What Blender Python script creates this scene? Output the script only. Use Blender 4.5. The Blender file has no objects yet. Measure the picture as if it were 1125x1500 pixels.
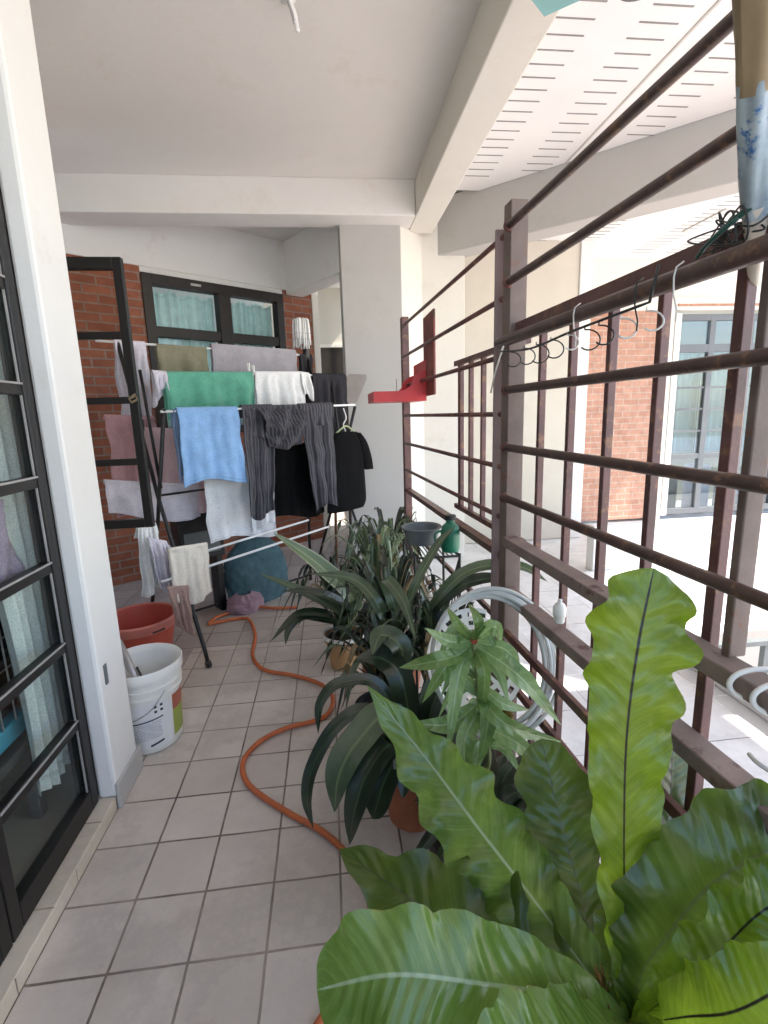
import bpy, bmesh, math, random
from mathutils import Vector, Matrix, noise
random.seed(7)
PI=math.pi; R=math.radians
SC=bpy.context.scene; COL=SC.collection
V=Vector

# ------------------------------------------------------------------ camera (solved from the floor-tile grid, 0.2 m tiles)
FPX=726.24; YAW,PITCH,ROLL=0.10648,-0.194504,-0.030714
CAM=V((0.6289,-1.0918,1.3797))
_fw=V((math.sin(YAW)*math.cos(PITCH),math.cos(YAW)*math.cos(PITCH),math.sin(PITCH)))
_r=V((math.cos(YAW),-math.sin(YAW),0)); _u=_r.cross(_fw)
RT=math.cos(ROLL)*_r+math.sin(ROLL)*_u; UP=-math.sin(ROLL)*_r+math.cos(ROLL)*_u; FW=_fw
cd=bpy.data.cameras.new('camera'); cam=bpy.data.objects.new('camera',cd); COL.objects.link(cam)
cd.sensor_fit='VERTICAL'; cd.sensor_height=24; cd.lens=FPX/1500*24; cd.clip_start=.02; cd.clip_end=500
m=Matrix((RT,UP,-FW)).transposed().to_4x4(); m.translation=CAM; cam.matrix_world=m
SC.camera=cam
def ray(x,y): return FW+RT*((x-562.5)/FPX)-UP*((y-750)/FPX)
def at(x,y,d): return CAM+ray(x,y)*d                       # photo pixel + depth in metres -> point
def onplane(x,y,p,n):
    d=ray(x,y); n=V(n); return CAM+d*((V(p)-CAM).dot(n)/d.dot(n))

# ------------------------------------------------------------------ mesh builder
class MB:
    def __init__(s): s.v=[];s.f=[];s.uv={};s.mi=[];s.cur=0
    def add(s,vs,fs,uvs=None):
        o=len(s.v); s.v+= [V(p) for p in vs]
        for f in fs: s.f.append(tuple(i+o for i in f)); s.mi.append(s.cur)
        if uvs:
            for i,q in enumerate(uvs): s.uv[o+i]=q
        return s
    def box(s,x0,x1,y0,y1,z0,z1):
        return s.add([(x0,y0,z0),(x1,y0,z0),(x1,y1,z0),(x0,y1,z0),(x0,y0,z1),(x1,y0,z1),(x1,y1,z1),(x0,y1,z1)],
          [(0,3,2,1),(4,5,6,7),(0,1,5,4),(1,2,6,5),(2,3,7,6),(3,0,4,7)])
    def obox(s,c,ax,ay,az,hx,hy,hz):
        c=V(c);ax=V(ax).normalized();ay=V(ay).normalized();az=V(az).normalized();p=[]
        for k in (-1,1):
            for (i,j) in ((-1,-1),(1,-1),(1,1),(-1,1)): p.append(c+ax*hx*i+ay*hy*j+az*hz*k)
        return s.add(p,[(0,3,2,1),(4,5,6,7),(0,1,5,4),(1,2,6,5),(2,3,7,6),(3,0,4,7)])
    def bar(s,a,b,w,h,up=(0,0,1)):
        a=V(a);b=V(b);t=(b-a).normalized();sd=t.cross(V(up)).normalized();u=sd.cross(t)
        return s.obox((a+b)/2,sd,t,u,w/2,(b-a).length/2,h/2)
    def prism(s,poly,z0,z1):
        n=len(poly)
        vs=[(p[0],p[1],z0) for p in poly]+[(p[0],p[1],z1) for p in poly]
        fs=[tuple(range(n-1,-1,-1)),tuple(range(n,2*n))]+[(i,(i+1)%n,n+(i+1)%n,n+i) for i in range(n)]
        return s.add(vs,fs)
    def tube(s,pts,r,seg=10,cap=True,closed=False):
        pts=[V(p) for p in pts]; n=len(pts); rr=r if isinstance(r,(list,tuple)) else [r]*n
        vs=[];fs=[];up=None
        for i,p in enumerate(pts):
            if closed: t=(pts[(i+1)%n]-pts[i-1]).normalized()
            else: t=(pts[min(i+1,n-1)]-pts[max(i-1,0)]).normalized()
            if up is None:
                up=V((0,0,1)) if abs(t.z)<.9 else V((1,0,0))
            sd=t.cross(up).normalized(); up=sd.cross(t).normalized()
            for k in range(seg):
                a=2*PI*k/seg; vs.append(p+(sd*math.cos(a)+up*math.sin(a))*rr[i])
        for i in range(n if closed else n-1):
            j=(i+1)%n
            for k in range(seg):
                k2=(k+1)%seg; fs.append((i*seg+k,i*seg+k2,j*seg+k2,j*seg+k))
        if cap and not closed:
            fs.append(tuple(range(seg-1,-1,-1))); fs.append(tuple((n-1)*seg+k for k in range(seg)))
        return s.add(vs,fs)
    def lathe(s,prof,c,seg=40,axis=(0,0,1),arc=None):
        c=V(c);az=V(axis).normalized(); ax=az.orthogonal().normalized(); ay=az.cross(ax)
        vs=[];fs=[];n=len(prof);uv=[]
        for i,(r,z) in enumerate(prof):
            for k in range(seg):
                a=2*PI*k/seg; vs.append(c+az*z+(ax*math.cos(a)+ay*math.sin(a))*r)
        for i in range(n-1):
            for k in range(seg):
                k2=(k+1)%seg; fs.append((i*seg+k,i*seg+k2,(i+1)*seg+k2,(i+1)*seg+k))
        return s.add(vs,fs)
    def grid(s,P,uv=True):   # P[i][j]
        ni=len(P);nj=len(P[0])
        vs=[p for row in P for p in row]
        uvs=[(j/(nj-1),i/(ni-1)) for i in range(ni) for j in range(nj)]
        fs=[(i*nj+j,i*nj+j+1,(i+1)*nj+j+1,(i+1)*nj+j) for i in range(ni-1) for j in range(nj-1)]
        return s.add(vs,fs,uvs if uv else None)
    def build(s,name,mat,root=None,smooth=False,bevel=0,solid=0,sub=0,base=None,auto=False):
        me=bpy.data.meshes.new(name)
        o=bpy.data.objects.new(name,me); COL.objects.link(o)
        if root is not None:
            r=root
            off=V((0,0,0))
            while r is not None: off+=r.location; r=r.parent
            o.parent=root
        else:
            if base is None:
                xs=[p.x for p in s.v];ys=[p.y for p in s.v];zs=[p.z for p in s.v]
                base=((min(xs)+max(xs))/2,(min(ys)+max(ys))/2,min(zs))
            off=V(base); o.location=off
        me.from_pydata([p-off for p in s.v],[],s.f)
        mats=mat if isinstance(mat,(list,tuple)) else [mat]
        for mm in mats: me.materials.append(mm)
        uvl=me.uv_layers.new(name='UVMap')
        for p in me.polygons:
            p.material_index=s.mi[p.index] if len(mats)>1 else 0
            p.use_smooth=smooth
            nrm=p.normal
            for li in p.loop_indices:
                vi=me.loops[li].vertex_index
                if vi in s.uv: uvl.data[li].uv=s.uv[vi]
                else:
                    w=s.v[vi]
                    if abs(nrm.z)>.7: uvl.data[li].uv=(w.x,w.y)
                    else:
                        h=V((-nrm.y,nrm.x)); h=h.normalized() if h.length>1e-6 else V((1,0))
                        uvl.data[li].uv=(w.x*h.x+w.y*h.y,w.z)
        if solid:
            md=o.modifiers.new('s','SOLIDIFY'); md.thickness=solid; md.offset=0
        if bevel:
            md=o.modifiers.new('b','BEVEL'); md.width=bevel; md.segments=2; md.limit_method='ANGLE'; md.angle_limit=R(40)
        if sub:
            md=o.modifiers.new('u','SUBSURF'); md.levels=sub; md.render_levels=sub
        if auto:
            for p in me.polygons: p.use_smooth=True
            md=o.modifiers.new('e','EDGE_SPLIT'); md.split_angle=R(38)
        return o
def tag(o,label,cat,group=None):
    o['label']=label; o['category']=cat
    if group: o['group']=group
    return o
def thing(name,label,cat,loc=(0,0,0),group=None):
    o=bpy.data.objects.new(name,None); COL.objects.link(o); o.location=loc; o.empty_display_size=.1
    return tag(o,label,cat,group)
def struct(o): o['kind']='structure'; return o
def crom(pts,n):
    pts=[V(p) for p in pts]; P=[2*pts[0]-pts[1]]+pts+[2*pts[-1]-pts[-2]]; out=[]
    m=len(pts)-1
    for i in range(n+1):
        t=i/n*m; k=min(int(t),m-1); t-=k
        a,b,c,d=P[k],P[k+1],P[k+2],P[k+3]
        out.append(.5*((2*b)+(c-a)*t+(2*a-5*b+4*c-d)*t*t+(3*b-a-3*c+d)*t**3))
    return out

# ------------------------------------------------------------------ materials
def newmat(name):
    m=bpy.data.materials.new(name); m.use_nodes=True; nt=m.node_tree
    return m,nt,nt.nodes,nt.links,nt.nodes['Principled BSDF']
def ramp(n,stops):
    r=n.new('ShaderNodeValToRGB'); e=r.color_ramp.elements
    while len(e)<len(stops): e.new(.5)
    for x,(p,c) in zip(e,stops): x.position=p; x.color=(*c,1)
    return r
def mixc(n,l,fac,a,b):
    x=n.new('ShaderNodeMix'); x.data_type='RGBA'
    for sock,val in ((0,fac),(6,a),(7,b)):
        if hasattr(val,'is_linked'): l.new(val,x.inputs[sock])
        elif isinstance(val,(int,float)): x.inputs[sock].default_value=val
        else: x.inputs[sock].default_value=(*val,1)
    return x.outputs[2]
def noise_t(n,l,scale,detail=4,rough=.6,coord='Object',vec=None):
    t=n.new('ShaderNodeTexNoise'); t.inputs['Scale'].default_value=scale; t.inputs['Detail'].default_value=detail; t.inputs['Roughness'].default_value=rough
    if vec is None:
        tc=n.new('ShaderNodeTexCoord'); vec=tc.outputs[coord]
    l.new(vec,t.inputs['Vector']); return t.outputs['Fac']
def bump(n,l,b,h,s,d=.002):
    x=n.new('ShaderNodeBump'); x.inputs['Strength'].default_value=s; x.inputs['Distance'].default_value=d
    l.new(h,x.inputs['Height']); l.new(x.outputs[0],b.inputs['Normal'])
def basic(name,c,rough=.6,var=.12,scale=6,metal=0,bs=.15,bscale=60,spec=.5,c2=None,patch=None):
    """painted / plastic / metal surface: two tones mottled by noise, fine bump; patch=(colour, amount) adds worn spots"""
    m,nt,n,l,b=newmat(name)
    f=noise_t(n,l,scale)
    d=tuple(x*(1-var) for x in c); e=c2 or tuple(min(1,x*(1+var)) for x in c)
    r=ramp(n,[(.3,d),(.7,e)]); l.new(f,r.inputs[0]); out=r.outputs[0]
    if patch:
        f3=noise_t(n,l,scale*2.7,6,.7); r3=ramp(n,[(patch[1],(0,0,0)),(patch[1]+.08,(1,1,1))]); l.new(f3,r3.inputs[0])
        out=mixc(n,l,r3.outputs[0],out,patch[0])
    l.new(out,b.inputs['Base Color'])
    b.inputs['Roughness'].default_value=rough; b.inputs['Metallic'].default_value=metal
    b.inputs['Specular IOR Level'].default_value=spec
    if bs: bump(n,l,b,noise_t(n,l,bscale,3),bs)
    return m
def cloth(name,c,var=.1,weave=900,stripe=None,pat=None,rough=.9):
    m,nt,n,l,b=newmat(name)
    tc=n.new('ShaderNodeTexCoord')
    f=noise_t(n,l,14)
    r=ramp(n,[(.3,tuple(x*(1-var) for x in c)),(.7,tuple(min(1,x*(1+var)) for x in c))]); l.new(f,r.inputs[0]); out=r.outputs[0]
    if stripe:
        w=n.new('ShaderNodeTexWave'); w.wave_type='BANDS'; w.bands_direction='X'; w.inputs['Scale'].default_value=stripe[1]; w.inputs['Distortion'].default_value=.6; w.inputs['Detail'].default_value=1
        l.new(tc.outputs['UV'],w.inputs['Vector'])
        rr=ramp(n,[(stripe[2],(0,0,0)),(stripe[2]+.12,(1,1,1))]); l.new(w.outputs['Fac'],rr.inputs[0])
        out=mixc(n,l,rr.outputs[0],out,stripe[0])
    if pat:
        f2=noise_t(n,l,pat[1],2); rr=ramp(n,[(pat[2],(0,0,0)),(pat[2]+.03,(1,1,1))]); l.new(f2,rr.inputs[0])
        out=mixc(n,l,rr.outputs[0],out,pat[0])
    sx=n.new('ShaderNodeSeparateXYZ'); l.new(tc.outputs['UV'],sx.inputs[0])
    for ax_,lo in ((0,.022),(1,.022)):
        pp=n.new('ShaderNodeMath'); pp.operation='PINGPONG'; pp.inputs[1].default_value=.5; l.new(sx.outputs[ax_],pp.inputs[0])
        rh=ramp(n,[(lo*.75,(0,0,0)),(lo,(.55,.55,.55)),(lo*1.25,(0,0,0))]); l.new(pp.outputs[0],rh.inputs[0]); out=mixc(n,l,rh.outputs[0],out,tuple(x*.5 for x in c))
    fw_=noise_t(n,l,260,2,.5); rw=ramp(n,[(.35,(.80,.80,.80)),(.65,(1.12,1.12,1.12))]); l.new(fw_,rw.inputs[0])
    mu=n.new('ShaderNodeMix'); mu.data_type='RGBA'; mu.blend_type='MULTIPLY'; mu.inputs[0].default_value=1; l.new(out,mu.inputs[6]); l.new(rw.outputs[0],mu.inputs[7]); out=mu.outputs[2]
    l.new(out,b.inputs['Base Color']); b.inputs['Roughness'].default_value=rough
    b.inputs['Sheen Weight'].default_value=.15 if max(c)>.2 else 0; b.inputs['Specular IOR Level'].default_value=.2
    bump(n,l,b,noise_t(n,l,25,5,.65),.35,.008)
    return m
def leafmat(name,c1,c2,rib,ribw=.03,veins=14,vein_s=.25,trans=.35,rough=.35,edge=None,sat=None):
    m,nt,n,l,b=newmat(name)
    tc=n.new('ShaderNodeTexCoord'); sx=n.new('ShaderNodeSeparateXYZ'); l.new(tc.outputs['UV'],sx.inputs[0])
    f=noise_t(n,l,9,5)
    r=ramp(n,[(.32,c1),(.68,c2)]); l.new(f,r.inputs[0]); out=r.outputs[0]
    # distance from the midrib
    s=n.new('ShaderNodeMath'); s.operation='SUBTRACT'; l.new(sx.outputs[0],s.inputs[0]); s.inputs[1].default_value=.5
    a=n.new('ShaderNodeMath'); a.operation='ABSOLUTE'; l.new(s.outputs[0],a.inputs[0])
    # side veins: v + k*|u|
    k=n.new('ShaderNodeMath'); k.operation='MULTIPLY_ADD'; l.new(a.outputs[0],k.inputs[0]); k.inputs[1].default_value=-.16; l.new(sx.outputs[1],k.inputs[2])
    sn=n.new('ShaderNodeMath'); sn.operation='MULTIPLY'; l.new(k.outputs[0],sn.inputs[0]); sn.inputs[1].default_value=veins*2*PI
    si=n.new('ShaderNodeMath'); si.operation='SINE'; l.new(sn.outputs[0],si.inputs[0])
    rv=ramp(n,[(.55,(0,0,0)),(1,(1,1,1))]); l.new(si.outputs[0],rv.inputs[0])
    vm=n.new('ShaderNodeMath'); vm.operation='MULTIPLY'; l.new(rv.outputs[0],vm.inputs[0]); vm.inputs[1].default_value=vein_s
    light=tuple(min(1,x*1.45+.01) for x in c2)
    out=mixc(n,l,vm.outputs[0],out,light)
    if edge:
        re=ramp(n,[(.40,(0,0,0)),(.47,(1,1,1))]); l.new(a.outputs[0],re.inputs[0]); out=mixc(n,l,re.outputs[0],out,edge)
    ft=n.new('ShaderNodeTexNoise'); ft.inputs['Scale'].default_value=1; ft.inputs['Detail'].default_value=3
    mpv=n.new('ShaderNodeCombineXYZ'); ms=n.new('ShaderNodeMath'); ms.operation='MULTIPLY'; ms.inputs[1].default_value=veins*9; l.new(k.outputs[0],ms.inputs[0]); l.new(ms.outputs[0],mpv.inputs[1]); 
    ma=n.new('ShaderNodeMath'); ma.operation='MULTIPLY'; ma.inputs[1].default_value=5; l.new(s.outputs[0],ma.inputs[0]); l.new(ma.outputs[0],mpv.inputs[0]); l.new(mpv.outputs[0],ft.inputs['Vector'])
    rf=ramp(n,[(.3,(.86,.86,.86)),(.7,(1.12,1.12,1.10))]); l.new(ft.outputs['Fac'],rf.inputs[0])
    mu=n.new('ShaderNodeMix'); mu.data_type='RGBA'; mu.blend_type='MULTIPLY'; mu.inputs[0].default_value=1; l.new(out,mu.inputs[6]); l.new(rf.outputs[0],mu.inputs[7]); out=mu.outputs[2]
    eb=n.new('ShaderNodeMath'); eb.operation='MULTIPLY_ADD'; l.new(f,eb.inputs[0]); eb.inputs[1].default_value=.10; l.new(a.outputs[0],eb.inputs[2])
    reb=ramp(n,[(.545,(0,0,0)),(.57,(.8,.8,.8))]); l.new(eb.outputs[0],reb.inputs[0]); out=mixc(n,l,reb.outputs[0],out,(.20,.15,.05))
    # brown scars
    fb=noise_t(n,l,23,6,.75); rb=ramp(n,[(.70,(0,0,0)),(.76,(1,1,1))]); l.new(fb,rb.inputs[0])
    out=mixc(n,l,rb.outputs[0],out,(.16,.12,.04))
    rr=ramp(n,[(ribw*.5,(1,1,1)),(ribw,(0,0,0))]); l.new(a.outputs[0],rr.inputs[0]); out=mixc(n,l,rr.outputs[0],out,rib)
    l.new(out,b.inputs['Base Color']); b.inputs['Roughness'].default_value=rough; b.inputs['Specular IOR Level'].default_value=.8
    bm=n.new('ShaderNodeBump'); bm.inputs['Strength'].default_value=.22; bm.inputs['Distance'].default_value=.004
    l.new(si.outputs[0],bm.inputs['Height']); l.new(bm.outputs[0],b.inputs['Normal'])
    if trans:
        tr=n.new('ShaderNodeBsdfTranslucent'); hs=n.new('ShaderNodeHueSaturation'); hs.inputs['Value'].default_value=1.9; hs.inputs['Hue'].default_value=.485
        l.new(out,hs.inputs['Color']); l.new(hs.outputs[0],tr.inputs['Color'])
        mx=n.new('ShaderNodeMixShader'); mx.inputs[0].default_value=trans
        l.new(b.outputs[0],mx.inputs[1]); l.new(tr.outputs[0],mx.inputs[2]); l.new(mx.outputs[0],n['Material Output'].inputs[0])
    return m
def tilemat(name,c1,c2,grout,size,off=(0,0),rough=.35,mort=.005,coord='UV'):
    m,nt,n,l,b=newmat(name)
    tc=n.new('ShaderNodeTexCoord'); mp=n.new('ShaderNodeMapping'); mp.inputs['Location'].default_value=(off[0],off[1],0)
    l.new(tc.outputs[coord],mp.inputs[0])
    # slightly wandering joints
    nz=n.new('ShaderNodeTexNoise'); nz.inputs['Scale'].default_value=9; l.new(mp.outputs[0],nz.inputs['Vector'])
    mv=n.new('ShaderNodeVectorMath'); mv.operation='MULTIPLY_ADD'; l.new(nz.outputs['Color'],mv.inputs[0]); mv.inputs[1].default_value=(.0035,.0035,0); l.new(mp.outputs[0],mv.inputs[2])
    br=n.new('ShaderNodeTexBrick'); br.offset=0; br.squash=1
    l.new(mv.outputs[0],br.inputs['Vector']); br.inputs['Scale'].default_value=1; br.inputs['Brick Width'].default_value=size[0]; br.inputs['Row Height'].default_value=size[1]
    br.inputs['Mortar Size'].default_value=mort; br.inputs['Mortar Smooth'].default_value=.35; br.inputs['Bias'].default_value=0
    br.inputs['Color1'].default_value=(*c1,1); br.inputs['Color2'].default_value=(*c2,1); br.inputs['Mortar'].default_value=(*grout,1)
    rg=ramp(n,[(.38,tuple(x*.5 for x in grout)),(.62,tuple(min(1,x*2.3) for x in grout))]); l.new(noise_t(n,l,2.7,5,.7),rg.inputs[0]); l.new(rg.outputs[0],br.inputs['Mortar'])
    f=noise_t(n,l,3.2,6,.65); r=ramp(n,[(.25,(.78,.76,.73)),(.75,(1.06,1.06,1.06))]); l.new(f,r.inputs[0])
    x=n.new('ShaderNodeMix'); x.data_type='RGBA'; x.blend_type='MULTIPLY'; x.inputs[0].default_value=1
    l.new(br.outputs['Color'],x.inputs[6]); l.new(r.outputs[0],x.inputs[7])
    f2=noise_t(n,l,70,4,.7); r2=ramp(n,[(.66,(0,0,0)),(.74,(1,1,1))]); l.new(f2,r2.inputs[0])
    m2=n.new('ShaderNodeMath'); m2.operation='MULTIPLY'; m2.inputs[1].default_value=.28; l.new(r2.outputs[0],m2.inputs[0])
    out=mixc(n,l,m2.outputs[0],x.outputs[2],tuple(.5*q for q in c1))
    l.new(out,b.inputs['Base Color'])
    rr=n.new('ShaderNodeMapRange'); l.new(f,rr.inputs[0]); rr.inputs[3].default_value=rough-.1; rr.inputs[4].default_value=rough+.2; l.new(rr.outputs[0],b.inputs['Roughness'])
    # old water marks and dirt gathered in patches
    fw_=noise_t(n,l,1.3,8,.72); rw=ramp(n,[(.50,(0,0,0)),(.57,(.34,.34,.34)),(.60,(.10,.10,.10)),(.72,(.30,.30,.30))]); l.new(fw_,rw.inputs[0])
    out=mixc(n,l,rw.outputs[0],out,tuple(.55*q for q in c1)); l.new(out,b.inputs['Base Color'])
    inv=n.new('ShaderNodeMath'); inv.operation='SUBTRACT'; inv.inputs[0].default_value=1; l.new(br.outputs['Fac'],inv.inputs[1])
    bump(n,l,b,inv.outputs[0],.5,.002)
    return m
def brickmat(name,c1,c2,mortar,w=.215,h=.07,mort=.007):
    m,nt,n,l,b=newmat(name)
    tc=n.new('ShaderNodeTexCoord')
    nz=n.new('ShaderNodeTexNoise'); nz.inputs['Scale'].default_value=14; l.new(tc.outputs['UV'],nz.inputs['Vector'])
    mv=n.new('ShaderNodeVectorMath'); mv.operation='MULTIPLY_ADD'; l.new(nz.outputs['Color'],mv.inputs[0]); mv.inputs[1].default_value=(.005,.005,0); l.new(tc.outputs['UV'],mv.inputs[2])
    br=n.new('ShaderNodeTexBrick'); br.offset=.5
    l.new(mv.outputs[0],br.inputs['Vector']); br.inputs['Scale'].default_value=1; br.inputs['Brick Width'].default_value=w; br.inputs['Row Height'].default_value=h
    br.inputs['Mortar Size'].default_value=mort; br.inputs['Mortar Smooth'].default_value=.3
    br.inputs['Color1'].default_value=(*c1,1); br.inputs['Color2'].default_value=(*c2,1); br.inputs['Mortar'].default_value=(*mortar,1)
    f=noise_t(n,l,11,6,.7); r=ramp(n,[(.25,(.68,.66,.66)),(.75,(1.12,1.12,1.12))]); l.new(f,r.inputs[0])
    x=n.new('ShaderNodeMix'); x.data_type='RGBA'; x.blend_type='MULTIPLY'; x.inputs[0].default_value=1
    l.new(br.outputs['Color'],x.inputs[6]); l.new(r.outputs[0],x.inputs[7]); l.new(x.outputs[2],b.inputs['Base Color'])
    b.inputs['Roughness'].default_value=.85; b.inputs['Specular IOR Level'].default_value=.25
    inv=n.new('ShaderNodeMath'); inv.operation='SUBTRACT'; inv.inputs[0].default_value=1; l.new(br.outputs['Fac'],inv.inputs[1])
    bump(n,l,b,inv.outputs[0],.6,.004)
    return m
def glassmat(name,tint=(.9,.95,.95),rough=.02,refl=.1):
    m,nt,n,l,b=newmat(name)
    t=n.new('ShaderNodeBsdfTransparent'); t.inputs[0].default_value=(*tint,1)
    g=n.new('ShaderNodeBsdfGlossy'); g.inputs['Roughness'].default_value=rough
    lw_=n.new('ShaderNodeLayerWeight'); lw_.inputs[0].default_value=.5
    pw=n.new('ShaderNodeMath'); pw.operation='POWER'; l.new(lw_.outputs['Facing'],pw.inputs[0]); pw.inputs[1].default_value=4
    fr=n.new('ShaderNodeMath'); fr.operation='MULTIPLY'; l.new(pw.outputs[0],fr.inputs[0]); fr.inputs[1].default_value=.22
    nb=n.new('ShaderNodeBump'); nb.inputs['Strength'].default_value=.05; l.new(noise_t(n,l,2.5,2),nb.inputs['Height']); l.new(nb.outputs[0],g.inputs['Normal'])
    ad=n.new('ShaderNodeMath'); ad.operation='ADD'; l.new(fr.outputs[0],ad.inputs[0]); ad.inputs[1].default_value=refl*.5
    mx=n.new('ShaderNodeMixShader'); l.new(ad.outputs[0],mx.inputs[0]); l.new(t.outputs[0],mx.inputs[1]); l.new(g.outputs[0],mx.inputs[2])
    l.new(mx.outputs[0],n['Material Output'].inputs[0]); return m

def paint(name,c,rough=.78,stain=(.80,.74,.64),amt=.5):
    m,nt,n,l,b=newmat(name)
    f=noise_t(n,l,1.1,8,.7); r=ramp(n,[(.30,tuple(x*.94 for x in c)),(.62,c)]); l.new(f,r.inputs[0]); out=r.outputs[0]
    f2=noise_t(n,l,2.3,9,.75); r2=ramp(n,[(.56,(0,0,0)),(.66,(amt,amt,amt))]); l.new(f2,r2.inputs[0])
    out=mixc(n,l,r2.outputs[0],out,tuple(x*y for x,y in zip(c,stain)))
    v=n.new('ShaderNodeTexVoronoi'); v.feature='DISTANCE_TO_EDGE'; v.inputs['Scale'].default_value=.9
    tc=n.new('ShaderNodeTexCoord'); nz=n.new('ShaderNodeTexNoise'); nz.inputs['Scale'].default_value=3; nz.inputs['Detail'].default_value=6; l.new(tc.outputs['Object'],nz.inputs['Vector'])
    mv=n.new('ShaderNodeVectorMath'); mv.operation='MULTIPLY_ADD'; l.new(nz.outputs['Color'],mv.inputs[0]); mv.inputs[1].default_value=(.5,.5,.5); l.new(tc.outputs['Object'],mv.inputs[2]); l.new(mv.outputs[0],v.inputs['Vector'])
    rc=ramp(n,[(.0,(.35,.35,.35)),(.0035,(0,0,0))]); l.new(v.outputs['Distance'],rc.inputs[0])
    mk=n.new('ShaderNodeMath'); mk.operation='MULTIPLY'; l.new(rc.outputs[0],mk.inputs[0]); l.new(r2.outputs[0],mk.inputs[1])
    out=mixc(n,l,mk.outputs[0],out,tuple(x*.45 for x in c))
    l.new(out,b.inputs['Base Color']); b.inputs['Roughness'].default_value=rough; b.inputs['Specular IOR Level'].default_value=.3
    bump(n,l,b,noise_t(n,l,38,5,.65),.35,.003); return m
M={}
M['wall']=paint('white wall paint',(.75,.74,.71))
M['ceil']=paint('ceiling paint',(.72,.69,.645),stain=(.90,.86,.80))
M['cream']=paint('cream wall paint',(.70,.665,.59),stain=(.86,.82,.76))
M['beige']=basic('beige wall paint',(.57,.525,.44),.8,.07,2,bs=.25)
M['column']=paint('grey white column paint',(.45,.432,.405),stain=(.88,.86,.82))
M['soffit']=basic('soffit board white',(.78,.77,.75),.6,.03,3,bs=.1)
M['slot']=basic('soffit slot dark',(.25,.24,.23),.8,.2)
M['seam']=basic('soffit joint strip',(.50,.48,.44),.7,.1)
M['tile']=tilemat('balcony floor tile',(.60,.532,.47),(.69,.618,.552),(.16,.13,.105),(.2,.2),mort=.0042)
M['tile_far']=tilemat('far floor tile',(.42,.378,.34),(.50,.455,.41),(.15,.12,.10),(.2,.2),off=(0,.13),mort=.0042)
M['sill']=tilemat('cream sill tile',(.66,.59,.47),(.70,.62,.50),(.22,.17,.12),(.3,.3),off=(.02,.14),rough=.3,mort=.003)
M['conc']=basic('pale walkway concrete',(.62,.61,.59),.8,.06,3,bs=.3)
M['white_floor']=tilemat('white walkway tile',(.70,.70,.69),(.74,.74,.73),(.5,.48,.46),(.3,.3),rough=.4,mort=.004)
M['pinkfloor']=tilemat('lower storey pink floor',(.46,.36,.33),(.5,.4,.37),(.3,.24,.22),(.3,.3))
M['brick']=brickmat('red brick',(.30,.105,.062),(.40,.15,.09),(.30,.235,.20))
M['brick_far']=brickmat('orange facing brick',(.44,.235,.165),(.50,.285,.205),(.48,.38,.31),w=.19,h=.07,mort=.006)  # lighter orange brick of the far facade
M['black']=basic('black frame paint',(.007,.006,.006),.45,.3,8,bs=.15)
M['blackbrown']=basic('dark brown frame paint',(.014,.009,.008),.5,.3,5,bs=.2)
M['frame_worn']=basic('faded brown door frame paint',(.060,.046,.040),.55,.35,4,bs=.25)
M['bead']=basic('grey glazing bead',(.30,.29,.28),.5,.2,12)
M['maroon']=basic('maroon grille paint',(.112,.046,.040),.42,.3,9,bs=.35,bscale=90,patch=((.21,.10,.05),.55))
M['post']=basic('rusty grille post paint',(.15,.105,.085),.55,.3,5,bs=.4,bscale=70,patch=((.17,.06,.03),.60))
M['post_lit']=basic('lit mauve post side',(.235,.165,.155),.5,.2,6,bs=.3,bscale=70)  # post colour made paler to carry the light on one side
M['rail']=basic('dusty flat rail paint',(.20,.145,.125),.6,.3,7,bs=.4,bscale=60,patch=((.09,.04,.03),.58))
M['bar']=basic('brown round bar paint',(.078,.041,.032),.4,.3,10,bs=.3,bscale=90,patch=((.19,.10,.055),.55))
M['white_pl']=basic('white plastic',(.78,.77,.73),.4,.05,5,bs=.08)
M['bucket']=basic('white pail plastic',(.74,.73,.68),.42,.07,4,bs=.1,patch=((.55,.52,.46),.66))
M['white_rod']=basic('white enamel rod',(.80,.80,.79),.35,.05,9,bs=.05)
M['red_pl']=basic('faded red plastic',(.50,.085,.055),.45,.12,5,bs=.1)
M['pink_pl']=basic('bleached red plastic rim',(.60,.20,.16),.5,.15,5,bs=.1)
M['red_tin']=basic('red painted tin',(.55,.035,.04),.4,.15,7,bs=.1)
M['orange']=basic('orange rubber hose',(.50,.125,.038),.5,.18,9,bs=.1,patch=((.30,.09,.04),.62))
M['terracotta']=basic('terracotta pot',(.42,.15,.08),.8,.2,7,bs=.3)
M['tan_pot']=basic('tan plastic pot',(.45,.27,.12),.6,.15,6,bs=.2)
M['blackpot']=basic('black plastic pot',(.014,.014,.014),.5,.3,6)
M['soil']=basic('dark potting soil',(.035,.025,.018),.95,.5,40,bs=1,bscale=50)
M['teal']=basic('teal plastic',(.16,.30,.29),.5,.1,4)
M['green_pl']=basic('green plastic',(.012,.14,.075),.35,.2,4)
M['grey_pl']=basic('grey plastic',(.12,.135,.135),.5,.15,5)
M['blue_pl']=basic('turquoise plastic',(.08,.36,.46),.45,.12,5)
M['steel']=basic('dull steel',(.45,.45,.46),.4,.15,8,metal=.8)
M['wire']=basic('thin dark wire',(.02,.022,.02),.4,.2)
M['wire_g']=basic('green coated wire',(.02,.075,.06),.4,.2)
M['string']=basic('white string',(.72,.70,.66),.8,.08)
M['ink']=basic('black label ink',(.03,.03,.035),.5,.1,bs=0)
M['ink_grey']=basic('grey label text',(.42,.43,.45),.6,.25,120,bs=0)
M['label_w']=basic('label paper',(.70,.70,.69),.5,.04,bs=0)
M['label_red']=basic('label red band',(.36,.10,.06),.5,.1,bs=0)
M['label_green']=basic('label green band',(.28,.33,.06),.5,.1,bs=0)
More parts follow.
